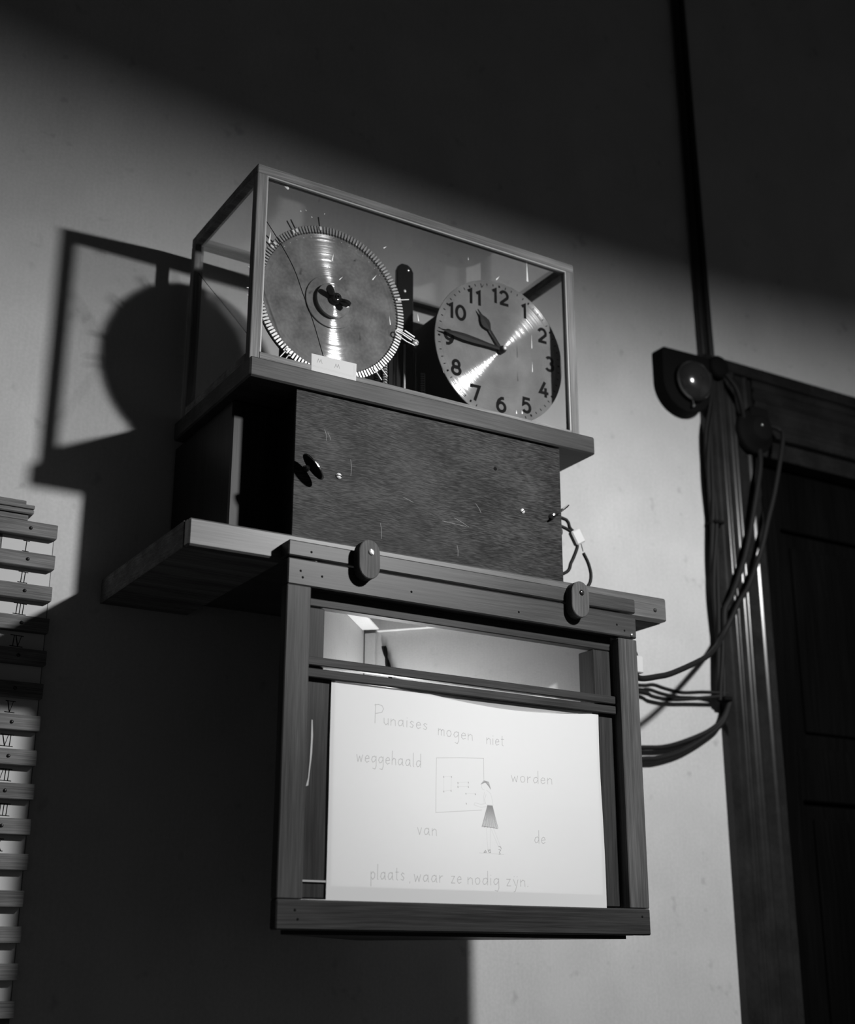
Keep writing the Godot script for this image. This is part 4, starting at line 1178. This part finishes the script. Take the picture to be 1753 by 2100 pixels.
# ---- wiring
func cables() -> void:
	var G := "loose cables between cabinet and door casing"
	var thick := [Vector3(0.64, 2.08, 0.345), Vector3(0.735, 2.082, 0.330), Vector3(0.807, 2.0879, 0.306), Vector3(0.845, 2.0865, 0.288), Vector3(0.90, 2.099, 0.27), Vector3(0.9623, 2.1174, 0.25), Vector3(1.0883, 2.1694, 0.205), Vector3(1.1824, 2.214, 0.14), Vector3(1.2754, 2.2612, 0.062), Vector3(1.3171, 2.318, 0.06), Vector3(1.344, 2.3602, 0.06), Vector3(1.3794, 2.4067, 0.06), Vector3(1.4282, 2.4989, 0.06), Vector3(1.4614, 2.5848, 0.06), Vector3(1.4955, 2.6732, 0.06), Vector3(1.5358, 2.8109, 0.06), Vector3(1.534, 2.838, 0.052), Vector3(1.506, 2.845, 0.046)]
	single("cable", "thickest black cable curving from the cabinet up across the casing to the junction box", "cable", Vector3(1.08, 2.15, 0.16), B.new().tube(smooth_path(thick), 0.0060, 10), M.cable, G)
	single("cable", "black cable hanging straight down from the junction box to the bundled leads", "cable", Vector3(1.41, 2.56, 0.06), B.new().tube(smooth_path([Vector3(1.4708, 2.775, 0.040), Vector3(1.4578, 2.7205, 0.05), Vector3(1.4243, 2.6001, 0.05), Vector3(1.39, 2.4955, 0.05), Vector3(1.3601, 2.4303, 0.05), Vector3(1.3319, 2.3762, 0.05), Vector3(1.3102, 2.3403, 0.047), Vector3(1.307, 2.29, 0.045)]), 0.0068, 10), M.cable, G)
	single("cable", "black cable curving from the bell corner down to the junction box", "cable", Vector3(1.40, 2.87, 0.05), B.new().tube(smooth_path([Vector3(1.372, 2.955, 0.045), Vector3(1.392, 2.92, 0.055), Vector3(1.408, 2.885, 0.052), Vector3(1.424, 2.852, 0.042)]), 0.006, 10), M.cable, G)
	# a pair lies close to the wall, level with the terminal block, and another swings lower
	var z := 0.018
	single("cable", "upper lead of the pair running level along the wall to the casing", "cable", Vector3(1.1, 2.1, z), B.new().tube(smooth_path([Vector3(0.92, 2.136, z), Vector3(1.066, 2.1417, z), Vector3(1.1054, 2.1469, z), Vector3(1.1403, 2.1416, z), Vector3(1.19, 2.1378, z), Vector3(1.2486, 2.1437, z + 0.006), Vector3(1.312, 2.1446, z + 0.02)]), 0.0042, 9), M.cable, G)
	single("cable", "lower sagging lead of the pair running level along the wall to the casing", "cable", Vector3(1.1, 2.09, z), B.new().tube(smooth_path([Vector3(0.92, 2.122, z), Vector3(1.0652, 2.1286, z), Vector3(1.1036, 2.1204, z), Vector3(1.1528, 2.1186, z), Vector3(1.218, 2.1261, z + 0.004), Vector3(1.312, 2.1400, z + 0.018)]), 0.0045, 9), M.cable, G)
	single("cable", "thinnest wire slung between the level pair of leads by the cabinet", "cable", Vector3(1.0, 2.09, z), B.new().tube(smooth_path([Vector3(0.96, 2.130, z), Vector3(1.0739, 2.1349, z), Vector3(1.1114, 2.1321, z), Vector3(1.1461, 2.1266, z)]), 0.0016, 6), M.cable, G)
	single("cable", "upper lead of the low pair swinging from the bundle back to the cabinet", "cable", Vector3(1.15, 2.0, z), B.new().tube(smooth_path([Vector3(0.90, 1.99, z), Vector3(1.0642, 2.0036, z), Vector3(1.1239, 2.0094, z), Vector3(1.1813, 2.0248, z), Vector3(1.2558, 2.0551, z + 0.006), Vector3(1.2965, 2.0871, z + 0.012), Vector3(1.314, 2.129, z + 0.02)]), 0.0055, 10), M.cable, G)
	single("cable", "lowest lead of all, swinging from the bundle back to the cabinet", "cable", Vector3(1.15, 1.98, z), B.new().tube(smooth_path([Vector3(0.90, 1.958, z), Vector3(1.064, 1.9782, z), Vector3(1.1082, 1.9836, z), Vector3(1.1798, 2.0052, z), Vector3(1.254, 2.0452, z + 0.004), Vector3(1.2975, 2.081, z + 0.012), Vector3(1.316, 2.1268, z + 0.02)]), 0.0066, 10), M.cable, G)
	# leads clipped in a bundle down the edge of the casing
	var bundle := thing("cable_bundle", "bundle of twisted black leads clipped down the left edge of the door casing", "cable", Vector3(1.31, 2.13, 0.02))
	for k in 4:
		var pts := []
		for i in 49:
			var q := i / 48.0
			var c := Vector3(1.331, 2.955, 0.026).lerp(Vector3(1.309, 2.128, 0.030), q) + Vector3(0.003 * sin(q * 17.0), 0, 0)
			if q > 0.08:
				c.x -= 0.010 * smoothstep(0.08, 0.2, q)
			var f := q * 9.0 + k * PI * 0.5
			pts.append(c + Vector3(cos(f) * 0.0070, 0, sin(f) * 0.006))
		part(bundle, "lead", B.new().tube(smooth_path(pts, 2), 0.0052, 8), M.cable)
	part(bundle, "clip", B.new().box(Vector3(1.303, 2.131, 0.034), Vector3(0.024, 0.010, 0.030), 0.002), M.black)
	part(bundle, "clip", B.new().box(Vector3(1.319, 2.56, 0.026), Vector3(0.030, 0.008, 0.034), 0.002), M.black)
	# porcelain terminal blocks
	var tb := thing("terminal_block", "white terminal block dangling from wires at the right of the veneered panel", "connector", Vector3(0.69, 2.33, 0.30))
	var d := Vector3(0.50, -0.86, 0).normalized()
	var e := Vector3(0.86, 0.50, 0).normalized()
	var c := Vector3(0.6905, 2.3490, 0.30)
	part(tb, "block", B.new().box(c, Vector3(0.030, 0.024, 0.014), 0.0025, Basis(d, e, Vector3.BACK)), M.porcelain)
	for q in [[Vector3(0.585, 2.400, 0.285), Vector3(0.655, 2.384, 0.298), Vector3(0.669, 2.378, 0.30), Vector3(0.674, 2.366, 0.30), c - d * 0.014 - e * 0.002], [Vector3(0.585, 2.382, 0.285), Vector3(0.655, 2.366, 0.298), c - d * 0.013 - e * 0.006], [c + d * 0.014 - e * 0.0075, Vector3(0.688, 2.322, 0.30), Vector3(0.676, 2.296, 0.298), Vector3(0.658, 2.271, 0.295), Vector3(0.58, 2.25, 0.26)]]:
		part(tb, "wire", B.new().tube(smooth_path(q), 0.0033, 8), M.cable)
	part(tb, "wire", B.new().tube(smooth_path([Vector3(0.705, 2.319, 0.30), Vector3(0.716, 2.300, 0.30), Vector3(0.7215, 2.279, 0.30), Vector3(0.719, 2.262, 0.30), Vector3(0.711, 2.248, 0.30), Vector3(0.70, 2.212, 0.30)]), 0.0033, 8), M.cable)
	part(tb, "bare_end", B.new().tube([c + d * 0.013 + e * 0.003, Vector3(0.7045, 2.322, 0.30)], 0.0009, 6), M.dark_steel)
	var t2 := thing("terminal_block", "white terminal block half hidden behind the right edge of the cabinet frame", "connector", Vector3(0.833, 2.10, 0.295))
	part(t2, "block", B.new().box(Vector3(0.833, 2.1115, 0.295), Vector3(0.020, 0.034, 0.012), 0.002), M.porcelain)
	part(t2, "wire", B.new().tube(smooth_path([Vector3(0.833, 2.097, 0.295), Vector3(0.815, 2.082, 0.305), Vector3(0.75, 2.076, 0.325), Vector3(0.645, 2.072, 0.345)]), 0.003, 8), M.cable)
	part(t2, "wire", B.new().tube(smooth_path([Vector3(0.833, 2.126, 0.295), Vector3(0.815, 2.138, 0.305), Vector3(0.75, 2.14, 0.325), Vector3(0.645, 2.13, 0.345)]), 0.0022, 8), M.cable)
